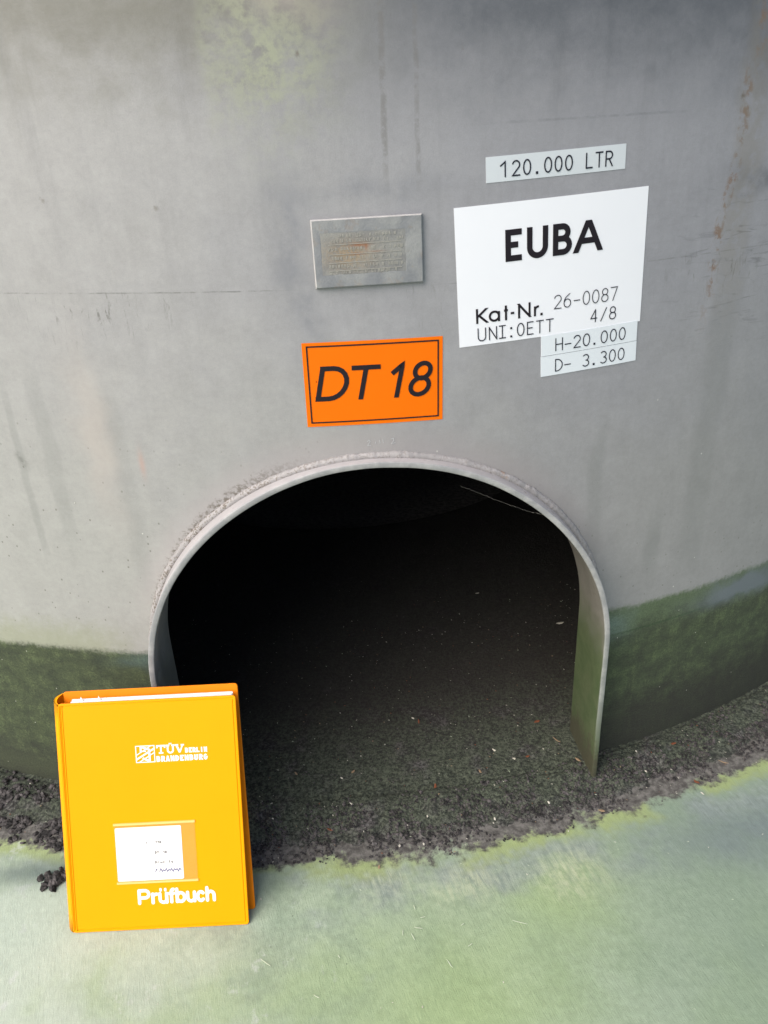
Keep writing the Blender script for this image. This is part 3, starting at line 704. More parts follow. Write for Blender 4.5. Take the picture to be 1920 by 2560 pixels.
# every glyph in a box 1 high, w wide (w passed in), y up
def glyph(ch, w, hn=0.0):
    m = w / 2
    if ch == '0': return [('c', arc(m, .5, m, .5, 0, 360, 32)[:-1])]
    if ch == 'O': return [('c', arc(m, .5, m, .5, 0, 360, 32)[:-1])]
    if ch == '1': return [('o', [(0, .72), (w, 1), (w, 0)])]
    if ch == '2': return [('o', arc(m, .72, m, .28, 170, -30, 16) + [(0, 0), (w, 0)])]
    if ch == '3': return [('o', arc(m, .75, m * .9, .25, 150, -90, 14)), ('o', arc(m, .26, m, .26, 90, -150, 16))]
    if ch == '4': return [('o', [(w, .28), (0, .28), (w * .72, 1), (w * .72, 0)])]
    if ch == '6': return [('c', arc(m, .31, m, .31, 0, 360, 24)[:-1]), ('o', [(w * .80, 1)] + arc(w * .98, .34, w * .98, .62, 138, 180, 8))]
    if ch == '7': return [('o', [(0, 1), (w, 1), (w * .35, 0)])]
    if ch == '8': return [('c', arc(m, .76, m * .84, .24, 0, 360, 24)[:-1]), ('c', arc(m, .27, m, .27, 0, 360, 24)[:-1])]
    if ch == 'L': return [('o', [(0, 1), (0, 0), (w, 0)])]
    if ch == 'T': return [('o', [(0, 1), (w, 1)]), ('o', [(m, 1), (m, 0)])]
    if ch == 'R': return [('o', [(0, 0), (0, 1)]), ('o', bow(0, .48, 1, w)), ('o', [(w * .5, .48), (w, 0)])]
    if ch == 'E': return [('o', [(w, 1), (0, 1), (0, 0), (w, 0)]), ('o', [(0, .52), (w * .92, .52)])]
    if ch == 'F': return [('o', [(w, 1), (0, 1), (0, 0)]), ('o', [(0, .52), (w * .9, .52)])]
    if ch == 'U': r = min(m, .5); return [('o', [(0, 1), (0, r)] + arc(m, r, m, r, 180, 360, 18)[1:-1] + [(w, r), (w, 1)])]
    if ch == 'B': return [('o', [(0, 0), (0, 1)]), ('o', bow(0, .53, 1, w * .88)), ('o', bow(0, 0, .53, w))]
    if ch == 'A': return [('o', [(0, 0), (m * (1 - hn), 1)]), ('o', [(w, 0), (m * (1 + hn), 1)]), ('o', [(w * .19, .33), (w * .81, .33)])]
    if ch == 'K': return [('o', [(0, 0), (0, 1)]), ('o', [(w * .95, 1), (w * .08, .46)]), ('o', [(w * .2, .55), (w, 0)])]
    if ch == 'N': return [('o', [(0, 0), (0, 1)]), ('o', [(0, 1), (w, 0)]), ('o', [(w, 0), (w, 1)])]
    if ch == 'H': return [('o', [(0, 0), (0, 1)]), ('o', [(w, 0), (w, 1)]), ('o', [(0, .52), (w, .52)])]
    if ch == 'D': return [('o', [(0, 0), (0, 1)]), ('o', bow(0, 0, 1, w))]
    if ch == 'I': return [('o', [(m, 0), (m, 1)])]
    if ch == 'i': return [('o', [(m, 0), (m, 1)]), ('o', [(0, 1), (w, 1)]), ('o', [(0, 0), (w, 0)])]      # I with bars
    if ch == 'G': return [('o', arc(m, .5, m, .5, 45, 330, 20) + [(w, .48), (w * .55, .48)])]
    if ch == 'P': return [('o', [(0, 0), (0, 1)]), ('o', bow(0, .42, 1, w))]
    if ch == 'V': return [('o', [(0, 1), (m, 0), (w, 1)])]
    if ch == '/': return [('o', [(0, -.05), (w, 1.05)])]
    if ch == '-': return [('o', [(0, .42), (w, .42)])]
    if ch == 'a': return [('c', arc(m, .35, m, .35, 0, 360, 24)[:-1]), ('o', [(w, .70), (w, 0)])]
    if ch == 't': return [('o', [(m, 1), (m, 0)]), ('o', [(0, .70), (w, .70)])]
    if ch == 'r': return [('o', [(0, .70), (0, 0)]), ('o', [(0, .42)] + arc(w, .42, w, .26, 175, 90, 8)[1:])]
    if ch == 'u': return [('o', [(0, .70), (0, m)] + arc(m, m, m, m, 180, 360, 12)[1:-1] + [(w, m), (w, .70)]), ('o', [(w, .70), (w, 0)])]
    if ch == 'f': return [('o', [(w * .4, 0), (w * .4, .78)] + arc(w * .9, .78, w * .5, .22, 180, 90, 8)[1:]), ('o', [(0, .68), (w * .95, .68)])]
    if ch == 'b': return [('o', [(0, 1), (0, 0)]), ('c', arc(m, .35, m, .35, 0, 360, 24)[:-1])]
    if ch == 'c': return [('o', arc(m, .35, m, .35, 45, 315, 18))]
    if ch == 'h': return [('o', [(0, 1), (0, 0)]), ('o', [(0, .40)] + arc(m, .40, m, .30, 175, 5, 12) + [(w, .40), (w, 0)])]
    return []
def resample(p, closed, d):
    q = []; p = [a for i, a in enumerate(p) if i == 0 or math.dist(a, p[i - 1]) > 1e-6]
    pts = p + ([p[0]] if closed else [])
    for a, b in zip(pts, pts[1:]):
        n = max(1, int(math.ceil(math.dist(a, b) / d)))
        for i in range(n): q.append((a[0] + (b[0] - a[0]) * i / n, a[1] + (b[1] - a[1]) * i / n))
    if not closed: q.append(pts[-1])
    return q
class Letters:
    """collects strokes in a flat frame (metres) and maps them with fn(u, v, h)"""
    def __init__(s, fn, h): s.fn = fn; s.h = h; s.m = MB(); s.k = 0
    def stroke(s, p, hw, closed=False, rnd=False, mi=0, cut=()):
        p = resample(p, closed, 0.003); n = len(p)
        if n < 2: return
        s.k += 1; h = s.h + (s.k % 9) * 0.00003
        Lp, Rp = [], []
        for i in range(n):
            a = p[(i - 1) % n] if (closed or i > 0) else None
            b = p[(i + 1) % n] if (closed or i < n - 1) else None
            c = p[i]
            def un(a, b):
                d = math.dist(a, b) or 1e-9; return ((b[0] - a[0]) / d, (b[1] - a[1]) / d)
            d0 = un(a, c) if a else None; d1 = un(c, b) if b else None
            d0 = d0 or d1; d1 = d1 or d0
            n0 = (-d0[1], d0[0]); n1 = (-d1[1], d1[0]); mx, my = n0[0] + n1[0], n0[1] + n1[1]
            ml = math.hypot(mx, my)
            if ml < 1e-6: mx, my, ml = n0[0], n0[1], 1
            mx, my = mx / ml, my / ml; k = hw / max(0.5, mx * n0[0] + my * n0[1])
            if (i == 0 and 0 in cut) or (i == n - 1 and -1 in cut):        # horizontal cut at cap line and base line
                k = hw / abs(d0[1]); mx, my = (-1.0 if d0[1] > 0 else 1.0), 0.0
            Lp.append((c[0] + mx * k, c[1] + my * k)); Rp.append((c[0] - mx * k, c[1] - my * k))
        vs = [s.fn(u, v, h) for u, v in Lp] + [s.fn(u, v, h) for u, v in Rp]
        fs = [(n + i, n + (i + 1) % n, (i + 1) % n, i) for i in range(n if closed else n - 1)]
        s.m.add(vs, fs, mi)
        if rnd and not closed:
            for c, d in ((p[0], (p[0][0] - p[1][0], p[0][1] - p[1][1])), (p[-1], (p[-1][0] - p[-2][0], p[-1][1] - p[-2][1]))):
                a0 = math.atan2(d[1], d[0]) - math.pi / 2
                vs = [s.fn(c[0], c[1], h)] + [s.fn(c[0] + hw * math.cos(a0 + math.pi * i / 8), c[1] + hw * math.sin(a0 + math.pi * i / 8), h) for i in range(9)]
                s.m.add(vs, [(0, i, i + 1) for i in range(1, 9)], mi)
    def ch(s, c, x, y, w, hgt, hw, shear=0.0, rnd=False, mi=0):
        """(x, y) outer lower-left corner, w/hgt outer size, hw half stroke width"""
        if c in '.:':
            for yy in ((y,) if c == '.' else (y, y + hgt * 0.62)):
                s.stroke([(x + w / 2, yy), (x + w / 2, yy + w)], w / 2, mi=mi)
            return
        gh = hgt - 2 * hw; gw = (w - 2 * hw) / gh
        for kind, p in glyph(c, gw, hw / gh):
            q = []
            for a, b in p:
                v = b * gh + hw; u = a * gh + hw
                q.append((x + u + shear * v, y + v))
            # straight ends of open strokes reach the outer box
            cut = []
            if kind == 'o' and not rnd:
                for e in (0, -1):
                    i, j = (0, 1) if e == 0 else (-1, -2); a = q[i]; b = q[j]; d = math.dist(a, b)
                    if d > 1e-9:
                        pb = p[0] if e == 0 else p[-1]
                        if abs(pb[1]) < 1e-6 or abs(pb[1] - 1) < 1e-6:
                            ey = abs(a[1] - b[1]) / d; kx = hw / ey if ey > 0.35 else hw
                            q[i] = (a[0] + (a[0] - b[0]) / d * kx, a[1] + (a[1] - b[1]) / d * kx)
                            if ey > 0.35: cut.append(e)
            s.stroke(q, hw, closed=(kind == 'c'), rnd=rnd, mi=mi, cut=cut)
    def text(s, t, x, y, w, hgt, hw, adv, **k):
        for c in t:
            if c != ' ':
                ww = w * (0.28 if c in '.:' else 1); s.ch(c, x + (w - ww) / 2, y, ww, hgt, hw, **k)
            x += adv
def on_tank(cs, cz, a, k=1.0557):
    ca, sa = math.cos(a), math.sin(a)
    return lambda u, v, h: cyl(cs + k * (u * ca - v * sa), cz + k * (u * sa + v * ca), h)
def sheet(fn, u0, v0, u1, v1, h, hb=-0.0004, step=0.004, corner=0.0, warp=0.0):
    """thin closed sheet on a curved surface, front at h"""
    nu = max(2, int((u1 - u0) / step)); nv = max(2, int((v1 - v0) / step)); m = MB(); g = {}
    for j in range(nv + 1):
        for i in range(nu + 1):
            u = u0 + (u1 - u0) * i / nu; v = v0 + (v1 - v0) * j / nv
            hh = h + (warp * noise.noise((u * 30, v * 30, u0 * 100)) if warp else 0)
            g[i, j] = len(m.v); m.v.append(fn(u, v, hh))
    for j in range(nv):
        for i in range(nu): m.f.append((g[i, j], g[i + 1, j], g[i + 1, j + 1], g[i, j + 1]))
    ring = [(i, 0) for i in range(nu)] + [(nu, j) for j in range(nv)] + [(i, nv) for i in range(nu, 0, -1)] + [(0, j) for j in range(nv, 0, -1)]
    b = len(m.v)
    for i, j in ring: m.v.append(fn(u0 + (u1 - u0) * i / nu, v0 + (v1 - v0) * j / nv, hb))
    n = len(ring)
    for k in range(n): m.f.append((g[ring[k]], b + k, b + (k + 1) % n, g[ring[(k + 1) % n]]))
    return m
mmf = 0.001
# --- small tape label 120.000 LTR
F = on_tank(0.2341, 0.9322, 0.0339)
t = thing('capacity_label', F(0, 0, 0), 'narrow pale label reading 120.000 LTR above the large white sign', 'label')
m = sheet(F, -.0814, -.0127, .0814, .0127, .0006, warp=.0001); part('backing', t, m.v, m.f, M_TAPE)
L = Letters(F, .0011)
for c, x, w in (('1', -66.5, 7), ('2', -52.7, 9.4), ('0', -40.2, 9.3), ('.', -25.6, 2.7), ('0', -16.2, 9.3), ('0', -4.2, 9.3), ('0', 8, 9.3), ('L', 32.6, 8.4), ('T', 44.1, 9.4), ('R', 56.2, 9.2)):
    L.ch(c, x * mmf, -8.5 * mmf, w * mmf, 15.9 * mmf, .75 * mmf)
part('lettering', t, L.m.v, L.m.f, M_INK2)
# --- large white sign
F = on_tank(0.2358, 0.8156, 0.0385)
t = thing('name_sign', F(0, 0, 0), 'large white square sign reading EUBA with catalogue number, on the grey tank', 'sign')
m = sheet(F, -.1157, -.0765, .1157, .0765, .0006); part('backing', t, m.v, m.f, M_WHITE)
m = sheet(F, -.0005, -.0760, .1153, -.0490, .0007, hb=.0002); part('number_tape', t, m.v, m.f, M_WHITE)
L = Letters(F, .0011)
for c, x, w in (('E', -58.6, 19.3), ('U', -33.2, 25.2), ('B', -2.2, 23.3), ('A', 24.0, 34.6)):
    L.ch(c, x * mmf, 14.1 * mmf, w * mmf, 34.2 * mmf, 3.25 * mmf)
L2 = Letters(F, .0011)
for c, x, w, h in (('K', -95, 13.5, 17), ('a', -79.9, 13.6, 17.4), ('t', -62.7, 7.2, 17), ('-', -54.6, 6.8, 17), ('N', -44.3, 15.4, 17), ('r', -24.8, 7.4, 17)):
    L2.ch(c, x * mmf, -51.2 * mmf, w * mmf, h * mmf, 1.28 * mmf)
L2.ch('.', -16.8 * mmf, -51.1 * mmf, 2.9 * mmf, 17 * mmf, 1.2 * mmf)
part('title_lettering', t, L.m.v, L.m.f, M_INK); part('caption_lettering', t, L2.m.v, L2.m.f, M_INK)
L = Letters(F, .0013)
for i, c in enumerate('26-0087'):
    L.ch(c, (0.2 + i * 12.1) * mmf, -46.3 * mmf, 9.4 * mmf, 16.2 * mmf, .52 * mmf)
for c, x, w in (('4', 47.4, 9.6), ('/', 60.5, 8.6), ('8', 72.2, 9.4)): L.ch(c, x * mmf, -68.6 * mmf, w * mmf, 15.6 * mmf, .6 * mmf)
for c, x, w in (('U', -93.8, 10.2), ('N', -80.3, 10), ('i', -68, 8.4), (':', -54.2, 2.4), ('O', -46, 9.4), ('E', -33.6, 8.2), ('T', -22.2, 9.6), ('T', -9.8, 9.8)):
    L.ch(c, x * mmf, -72.1 * mmf, w * mmf, 15.6 * mmf, .62 * mmf)
part('number_lettering', t, L.m.v, L.m.f, M_INK2)
# --- H and D tapes under the sign
F = on_tank(0.2911, 0.7114, 0.0466)
t = thing('height_label', F(0, .0126, 0), 'white tape label reading H-20.000 stuck to the lower edge of the white sign', 'label')
m = sheet(F, -.0637, .0004, .0637, .0249, .0011, warp=.0001); part('backing', t, m.v, m.f, M_TAPEW)
L = Letters(F, .0016)
for c, x, w in (('H', -46, 9.8), ('-', -34.6, 9.8), ('2', -22.6, 9.6), ('0', -10.2, 9.6), ('.', 4, 2.6), ('0', 13.4, 9.6), ('0', 26, 9.4), ('0', 38.2, 9.4)): L.ch(c, x * mmf, 4.5 * mmf, w * mmf, 15.6 * mmf, .62 * mmf)
part('lettering', t, L.m.v, L.m.f, M_INK2)
t = thing('diameter_label', F(0, -.0126, 0), 'white tape label reading D- 3.300, lowest of the white labels', 'label')
m = sheet(F, -.0641, -.0249, .0641, -.0002, .0008, warp=.0001); part('backing', t, m.v, m.f, M_TAPEW)
L = Letters(F, .0013)
for c, x, w in (('D', -46, 10), ('-', -34.6, 9.8), ('3', -10.6, 9.8), ('.', 4, 2.6), ('3', 13.4, 9.6), ('0', 26, 9.4), ('0', 38.2, 9.4)): L.ch(c, x * mmf, -20.9 * mmf, w * mmf, 15.6 * mmf, .62 * mmf)
part('lettering', t, L.m.v, L.m.f, M_INK2)
# --- orange number sign
F = on_tank(0.0084, 0.6945, -0.0176)
t = thing('number_sign', F(0, 0, 0), 'orange rectangular sign with black border reading DT 18 above the arch', 'sign')
m = sheet(F, -.0818, -.0506, .0818, .0506, .0006); part('backing', t, m.v, m.f, M_ORANGE)
L = Letters(F, .0011)
L.stroke([(-.0763, -.0455), (.0763, -.0455), (.0763, .0462), (-.0763, .0462)], .00085, closed=True)
part('border', t, L.m.v, L.m.f, M_INK)
L = Letters(F, .0011); sh = 0.21
L.ch('D', -.0705, -.0192, .0365, .0420, .00285, shear=sh)
L.ch('T', -.0338, -.0190, .0340, .0412, .00280, shear=sh)
L.ch('1', .0125, -.0192, .0160, .0422, .00275, shear=sh)
L.ch('8', .0378, -.0197, .0270, .0430, .00275, shear=sh)
part('lettering', t, L.m.v, L.m.f, M_INK)
# --- chalk scribble under it
F = on_tank(0.0092, 0.6155, 0.0)
L = Letters(F, .0006)
for pts in ([(-.013, .002), (-.011, .004), (-.0095, .002), (-.013, -.003), (-.009, -.003)], [(-.003, .001), (-.003, -.001)], [(.002, .003), (.0025, -.001)], [(.006, .003), (.0065, -.001)], [(.016, .003), (.019, .004), (.0195, .001), (.016, -.003), (.021, -.002)]):
    L.stroke([(a, b) for a, b in pts], .0004, rnd=True)
part('chalk_mark', tank, L.m.v, L.m.f, M_CHALK)
# --- rating plate
F = on_tank(0.0095, 0.8510, 0.0005)
t = thing('rating_plate', F(0, 0, 0), 'raised painted metal rating plate with illegible rusty embossing, left of white sign', 'plate')
def rim_plate():
    W, H, T, B, D = .0600, .0359, .0060, .0014, .00015
    mb = MB(); iw0, iw1, ih0, ih1 = -.0515, .0415, -.0225, .0222
    def loop(x0, y0, x1, y1, h, n=30):
        p = [(x0 + (x1 - x0) * i / n, y0) for i in range(n)] + [(x1, y0 + (y1 - y0) * i / n) for i in range(n)] + [(x1 - (x1 - x0) * i / n, y1) for i in range(n)] + [(x0, y1 - (y1 - y0) * i / n) for i in range(n)]
        return [F(u, v, h + 0.0004 * noise.noise((u * 90, v * 90, h * 300))) for u, v in p]
    lps = [loop(-W, -H, W, H, -.001), loop(-W, -H, W, H, T - B), loop(-W + B * .4, -H + B * .4, W - B * .4, H - B * .4, T - B * .3), loop(-W + B, -H + B, W - B, H - B, T),
           loop(iw0, ih0, iw1, ih1, T), loop(iw0 + .0008, ih0 + .0008, iw1 - .0008, ih1 - .0008, T - D)]
    n = len(lps[0])
    for a in lps: mb.v += a
    for k in range(len(lps) - 1):
        for i in range(n): mb.f.append((k * n + i, k * n + (i + 1) % n, (k + 1) * n + (i + 1) % n, (k + 1) * n + i))
    return mb, (iw0, ih0, iw1, ih1, T - D)
mb, (a0, b0, a1, b1, hh) = rim_plate()
M_LITEDGE = flat_mat('lit_edge', rgb(170, 168, 167), 0.5, 0.5, 0.35, 120)  # paler tone imitating light caught on the plate's top and left bevels
pf = part('frame', t, mb.v, mb.f, [M_PLATE, M_LITEDGE], fmat=[1 if (q // 120) in (1, 2) and q % 120 >= 60 else 0 for q in range(len(mb.f))])
m = sheet(F, a0 + .0004, b0 + .0004, a1 - .0004, b1 - .0004, hh + .0001, hb=hh - .001); part('field', t, m.v, m.f, M_PLATEIN)
L = Letters(F, hh + .0007)
rnd = random.Random(3)
for row, v in enumerate((.0165, .0112, .0030, -.0065, -.0150, -.0215)):
    x = -.043 + (0.012 if row == 0 else 0)
    while x < .038:
        w = rnd.uniform(.0012, .0024); hgt = .0042
        if rnd.random() < .78:
            for k in range(rnd.choice((1, 2, 2))):
                xx = x + k * w * .8; L.stroke([(xx, v + rnd.uniform(0, .001)), (xx + rnd.uniform(-.0004, .0006), v + hgt - rnd.uniform(0, .001))], .00034)
            if rnd.random() < .5: L.stroke([(x, v + rnd.choice((0, .002, .004))), (x + w, v + rnd.choice((0.0003, .0022, .0038)))], .00030)
        x += w + rnd.uniform(.0007, .0022) + (.004 if rnd.random() < .12 else 0)
for v in (.0094, -.0008, -.0095, -.0178): L.stroke([(-.043, v), (.036, v + .0004)], .00032)
part('embossing', t, L.m.v, L.m.f, M_EMB)

# ------------------------------------------------------------------ cobweb in the arch
def web():
    m = MB(); y = -1.640
    def at(px, py):
        d = cr * ((px - 960) / FPX) - cu * ((py - 1280) / FPX) + cf
        return CAM + d * ((y - CAM.y) / d.y)
    pts = [at(1150, 1215), at(1195, 1231), at(1240, 1250), at(1290, 1268), at(1325, 1280), at(1362, 1287)]
    def tube(a, b, r0, r1):
        d = (b - a).normalized(); x = d.orthogonal().normalized(); z = d.cross(x); v = []
        for p, r in ((a, r0), (b, r1)):
            for k in range(5): v.append(p + (x * math.cos(k * 1.2566) + z * math.sin(k * 1.2566)) * r)
        m.add(v, [(k, (k + 1) % 5, 5 + (k + 1) % 5, 5 + k) for k in range(5)])
    q = []
    for a, b in zip(pts, pts[1:]):
        for i in range(8): q.append(a.lerp(b, i / 8) + Vector((random.gauss(0, .0002), random.gauss(0, .0005), random.gauss(0, .0004))))
    q.append(pts[-1]); n = len(q)
    for i in range(n - 1):
        k = lambda j: (0.00012 + 0.00035 * (j / n) ** 2 * random.random() ** 1.5)
        tube(q[i], q[i + 1], k(i), k(i + 1))
    o = obj('cobweb', m.v, m.f, M_WEB); tag(o, 'dusty cobweb thread hanging under the top right of the arch', 'cobweb')
web()

# ------------------------------------------------------------------ the binder
BO = Vector((-0.4645, -1.8412, 0.0008)); ba = -0.0684; bt = 0.4152; BK = 1.0627
E_ = Vector((math.cos(ba), math.sin(ba), 0)); n0 = Vector((-math.sin(ba), math.cos(ba), 0))
U_ = Vector((0, 0, 1)) * math.cos(bt) + n0 * math.sin(bt); N_ = E_.cross(U_)
def bfn(u, v, h): return BO + (E_ * u + U_ * v + N_ * h) * BK
binder = thing('ring_binder', BO, 'yellow-orange ring binder with white Prüfbuch lettering, leaning against the left foot of the arch', 'binder')
W, H, D = .2325, .302, .0205
lift = D * math.tan(bt)
def plate_geo(fn, u0, v0, u1, v1, h0, h1, rc=.004, bev=.0008, seam=.0028, deep=.0007, step=0.0):
    """board with rounded corners, soft edges and a welded seam line round its front"""
    def outline(ins):
        r = max(rc - ins, .0004); p = []
        for cx, cy, a in ((u1 - ins - r, v0 + ins + r, -90), (u1 - ins - r, v1 - ins - r, 0), (u0 + ins + r, v1 - ins - r, 90), (u0 + ins + r, v0 + ins + r, 180)):
            p += [(cx + r * math.cos(rad(a + 90 * i / 6)), cy + r * math.sin(rad(a + 90 * i / 6))) for i in range(7)]
        return p
    rings = [(bev, h0), (0, h0 + bev), (0, h1 - bev), (bev * .4, h1 - bev * .3), (bev, h1)]
    if seam: rings += [(seam, h1), (seam + .0005, h1 - deep), (seam + .0012, h1 - deep), (seam + .0020, h1 + .0001), (seam + .004, h1 + .0001)]
    m = MB(); ks = []
    for ins, h in rings:
        ks.append(len(m.v)); m.v += [fn(u, v, h) for u, v in outline(ins)]
    n = 28
    for a, b in zip(ks, ks[1:]):
        for i in range(n): m.f.append((a + i, a + (i + 1) % n, b + (i + 1) % n, b + i))
    m.f.append(tuple(ks[-1] + i for i in range(n))); m.f.append(tuple(ks[0] + i for i in reversed(range(n))))
    return m
m = plate_geo(bfn, 0.0035, 0, W, H, -.0026, 0); front = part('front_cover', binder, m.v, m.f, [M_VINYL, M_VINYL_SHADE], fmat=[1 if i < 28 * 3 else 0 for i in range(len(m.f))])
# back cover: slid up so that its foot stands on the floor too, twisted a touch to the right
def back(u, v, h):
    return bfn(u + 0.0062 * (1 - v / H) , v + lift - 0.0005, h - D)
m = plate_geo(back, 0.0025, 0, W - .001, H + .0015, -.0026, 0, seam=0); part('back_cover', binder, m.v, m.f, M_VINYL_SHADE)
# spine: bulged strip round the left side, hinge grooves on the front
def spine():
    m = MB(); nv = 12; prof = []
    for i in range(13):
        t = i / 12; a = math.pi * t
        prof.append((0.0030 - 0.0085 * math.sin(a) ** 0.75, -.0004 - (D + .0018) * t, lift * t))
    pin = [(u + .0022 * math.sin(math.pi * i / 12), h, l) for i, (u, h, l) in enumerate(prof)]
    K = len(prof)
    for j in range(nv + 1):
        v = .0008 + (H - .0016) * j / nv
        m.v += [bfn(u, v + l, h) for u, h, l in prof] + [bfn(u + .002, v + l, h) for u, h, l in pin]
    for j in range(nv):
        for i in range(K - 1):
            a = j * 2 * K + i; b = a + 2 * K
            m.f.append((a, a + 1, b + 1, b)); a += K; b += K; m.f.append((a, b, b + 1, a + 1))
    for j in (0, nv):
        for i in range(K - 1):
            a = j * 2 * K + i; m.f.append((a, a + K, a + K + 1, a + 1))
    return m
m = spine(); part('spine', binder, m.v, m.f, M_VINYL, smooth=True)
mbh = MB()
for u, r in ((.0045, .0011), (.0082, .0011)):
    vs = []; K = 6
    for j in range(2):
        v = .003 + (H - .006) * j
        for k in range(K): a = math.pi * k / (K - 1); vs.append(bfn(u + r * math.cos(a), v, -.0002 + r * math.sin(a)))
    mbh.add(vs, [(k, k + 1, K + k + 1, K + k) for k in range(K - 1)])
part('hinge_seam', front, [], [], M_VINYL) if False else None
o = obj('hinge_seam', [v - BO for v in mbh.v], mbh.f, M_VINYL, parent=front, smooth=True)
# paper block between the covers
m = MB(); pr = random.Random(5)
h = -.0035; k = 0
while h > -.0145:
    th_ = pr.uniform(.0009, .0016); v1 = H - .0035 + 0.35 * (-h) + pr.uniform(-.0006, .0006); u1 = W - .006 + pr.uniform(-.001, .0005); u0 = .017; v0 = .006 + lift
    p = [(u0, v0), (u1, v0), (u1, v1), (u0, v1)]
    m.add([bfn(u, v, h) for u, v in p] + [bfn(u, v, h - th_) for u, v in p], [(0, 1, 2, 3), (7, 6, 5, 4), (0, 4, 5, 1), (1, 5, 6, 2), (2, 6, 7, 3), (3, 7, 4, 0)])
    h -= th_ + .00015
part('paper_block', binder, m.v, m.f, M_PAPER)
# register tabs standing up from the paper near the spine
m = MB()
for u in (.030, .053):
    p = [(u - .004, H - .006), (u + .005, H - .006), (u, H + .0055)]
    m.add([bfn(a, b, -.0095) for a, b in p] + [bfn(a, b, -.0099) for a, b in p], [(0, 1, 2), (5, 4, 3), (0, 3, 4, 1), (1, 4, 5, 2), (2, 5, 3, 0)])
part('divider_tab', binder, m.v, m.f, M_PAPER)
# label pocket
def box(fn, u0, v0, u1, v1, h0, h1):
    p = [(u0, v0), (u1, v0), (u1, v1), (u0, v1)]
    m = MB(); m.add([fn(a, b, h1) for a, b in p] + [fn(a, b, h0) for a, b in p], [(0, 1, 2, 3), (7, 6, 5, 4), (0, 4, 5, 1), (1, 5, 6, 2), (2, 6, 7, 3), (3, 7, 4, 0)]); return m
def sk(u, v): return (u * mmf + (v - 100) * -0.00002, (v + 3.2) * mmf)      # measured mm on the cover
PU0, PU1, PV0, PV1 = .0655, .1700, .0630, .1400
pocket = part('label_pocket', binder, *(lambda m: (m.v, m.f))(plate_geo(bfn, PU0, PV0, PU1, PV1, .0010, .0014, rc=.002, bev=.0001, seam=0)), M_CLEAR)
for v, w in ((PV1 + .0008, .0014), (PV0 + .0004, .0012)):
    b = box(bfn, PU0 - .0006, v - w, PU1 + .0006, v + w, -.0003, .0016)
    obj('pocket_ridge', [q - BO for q in b.v], b.f, M_RIDGE, parent=pocket)
pb = plate_geo(bfn, PU0, PV0, PU1, PV1, -.0003, .0002, rc=.002, bev=.0001, seam=0)
obj('pocket_back', [v - BO for v in pb.v], pb.f, M_POCKET, parent=pocket)
cm = plate_geo(bfn, .0663, .0655, .1520, .1362, .0003, .0006, rc=.002, bev=.0001, seam=0)
card = obj('title_card', [v - BO for v in cm.v], cm.f, M_PAPER, parent=pocket)
L = Letters(bfn, .00075)
def small(t, x, y, w, hgt, adv, hw=.00036): L.text(t, x * mmf, y * mmf, w * mmf, hgt * mmf, hw, adv * mmf)
small('V', 105.5, 113.8, 1.8, 2.6, 2); small('110', 117.5, 113.6, 2.2, 3.6, 2.9)
small('DT', 116.3, 100.2, 2.3, 3.6, 3); small('18', 126.5, 100.2, 2.3, 3.6, 3)
small('Drucktank'.replace('d', 'd'), 115.8, 87.4, 2.5, 3.6, 3.5)
o = obj('typed_lines', [v - BO for v in L.m.v], L.m.f, M_TYPE, parent=pocket)
L = Letters(bfn, .00075); q = [(115, 75.5), (116, 78), (117.6, 81), (116.6, 76.5), (117.2, 79), (119, 80.5)]
L.stroke([(a * mmf, b * mmf) for a, b in q], .0003, rnd=True)
q = [(121 + i * 1.75, 76.6 + (2.9 if i % 2 else 0) + 0.9 * math.sin(i * 1.7)) for i in range(17)]
L.stroke([(a * mmf, b * mmf) for a, b in q], .00050, rnd=True)
obj('handwriting', [v - BO for v in L.m.v], L.m.f, M_PEN, parent=pocket)
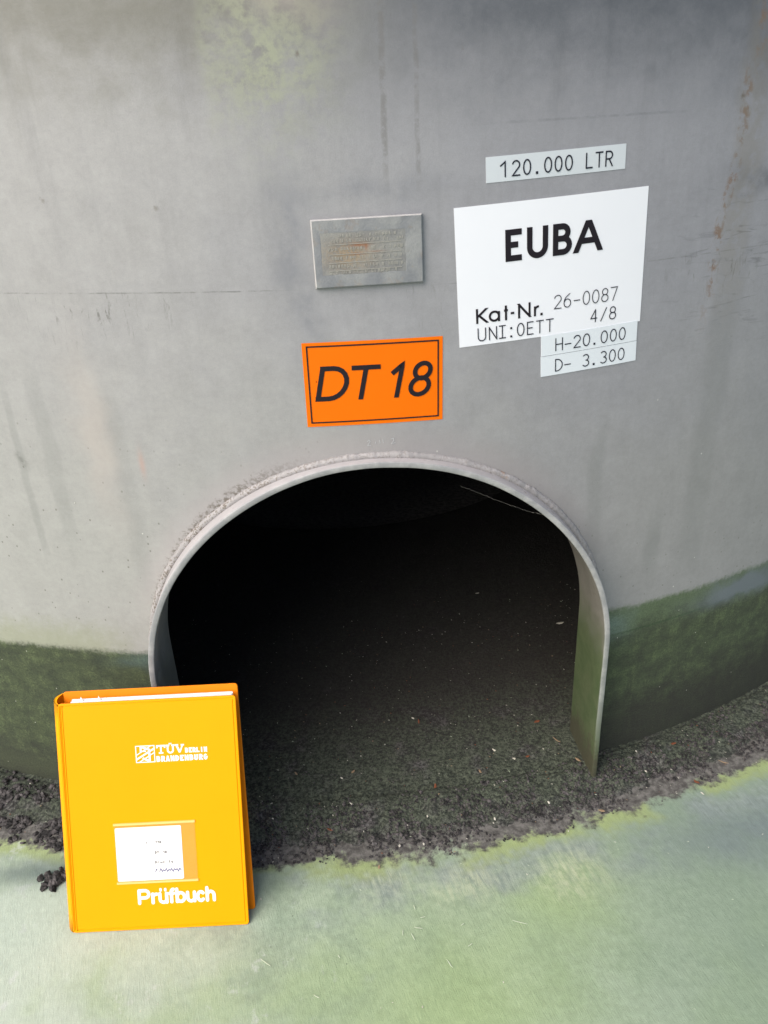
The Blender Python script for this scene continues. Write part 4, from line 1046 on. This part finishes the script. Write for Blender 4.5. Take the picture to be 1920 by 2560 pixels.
# white print
L = Letters(bfn, .0004)
x = 90.2
for c, w in (('P', 19.5), ('r', 9.5), ('u', 13), ('f', 9.5), ('b', 14), ('u', 13.2), ('c', 12.6), ('h', 13.2)):
    L.ch(c, x * mmf, 33.4 * mmf, w * mmf * (0.86 if c == 'P' else 1), 20.8 * mmf, 2.15 * mmf, rnd=True)
    if c == 'u' and x < 125:
        for dx in (3.4, 9.6): L.stroke([((x + dx) * mmf, 51.4 * mmf), ((x + dx) * mmf, 53.0 * mmf)], .00165, rnd=True)
    x += w * (0.90 if c == 'P' else 0.985)
part('title_lettering', binder, L.m.v, L.m.f, M_PRINT)
L = Letters(bfn, .0004)
def slab(pts): L.stroke([(a * mmf, b * mmf) for a, b in pts], .00105)
X, Y = 126.6, 231.0
slab([(X + 6, Y), (X + 6, Y + 10.4)]); slab([(X, Y + 10.2), (X + 12, Y + 10.2)]); slab([(X + 1, Y + 10.5), (X + 1, Y + 7.2)]); slab([(X + 11, Y + 10.5), (X + 11, Y + 7.2)]); slab([(X + 3, Y + .9), (X + 9, Y + .9)])
X += 12.2
L.stroke([(a * mmf, b * mmf) for a, b in [(X + 2.6, Y + 10.2), (X + 2.6, Y + 4)] + arc(X + 6, Y + 4, 3.4, 3.3, 180, 360, 12)[1:-1] + [(X + 9.4, Y + 4), (X + 9.4, Y + 10.2)]], .00115)
slab([(X + .3, Y + 10.2), (X + 5, Y + 10.2)]); slab([(X + 7.4, Y + 10.2), (X + 11.4, Y + 10.2)])
for dx in (4.9, 7.1): L.stroke([((X + dx) * mmf, (Y + 12.1) * mmf), ((X + dx) * mmf, (Y + 12.7) * mmf)], .0008, rnd=True)
X += 11.8
L.stroke([((X + 2.2) * mmf, (Y + 10.4) * mmf), ((X + 6.2) * mmf, (Y + .4) * mmf)], .00135); L.stroke([((X + 10.2) * mmf, (Y + 10.4) * mmf), ((X + 6.2) * mmf, (Y + .4) * mmf)], .0009)
slab([(X, Y + 10.2), (X + 4.8, Y + 10.2)]); slab([(X + 7.8, Y + 10.2), (X + 12.2, Y + 10.2)])
L.text('BERLIN', 163.6 * mmf, 230.6 * mmf, 4.1 * mmf, 6.6 * mmf, .00090, 4.85 * mmf)
L.text('BRANDENBURG', 126.2 * mmf, 220.4 * mmf, 5.0 * mmf, 7.6 * mmf, .00098, 6.08 * mmf)
part('imprint_lettering', binder, L.m.v, L.m.f, M_PRINT)
L = Letters(bfn, .0004)
def ln(pts, w, closed=False): L.stroke([(a * mmf, b * mmf) for a, b in pts], w, closed=closed)
ln([(100.2, 220.8), (124.0, 220.8), (124.0, 242.0), (100.2, 242.0)], .0006, True)
ln([(100.2, 224.5), (124.0, 238.2)], .0011); ln([(100.2, 230.0), (119.0, 241.5)], .0006); ln([(104, 221), (124.0, 233.0)], .0006)
ln([(106.6, 241.4), (106.6, 233.6)], .0012); ln([(106.6, 241.2), (117.5, 237.0), (117.5, 222.0), (108.5, 226.2)], .0013); ln([(108.0, 235.2), (113.5, 235.2)], .0008)
part('emblem', binder, L.m.v, L.m.f, M_PRINT)
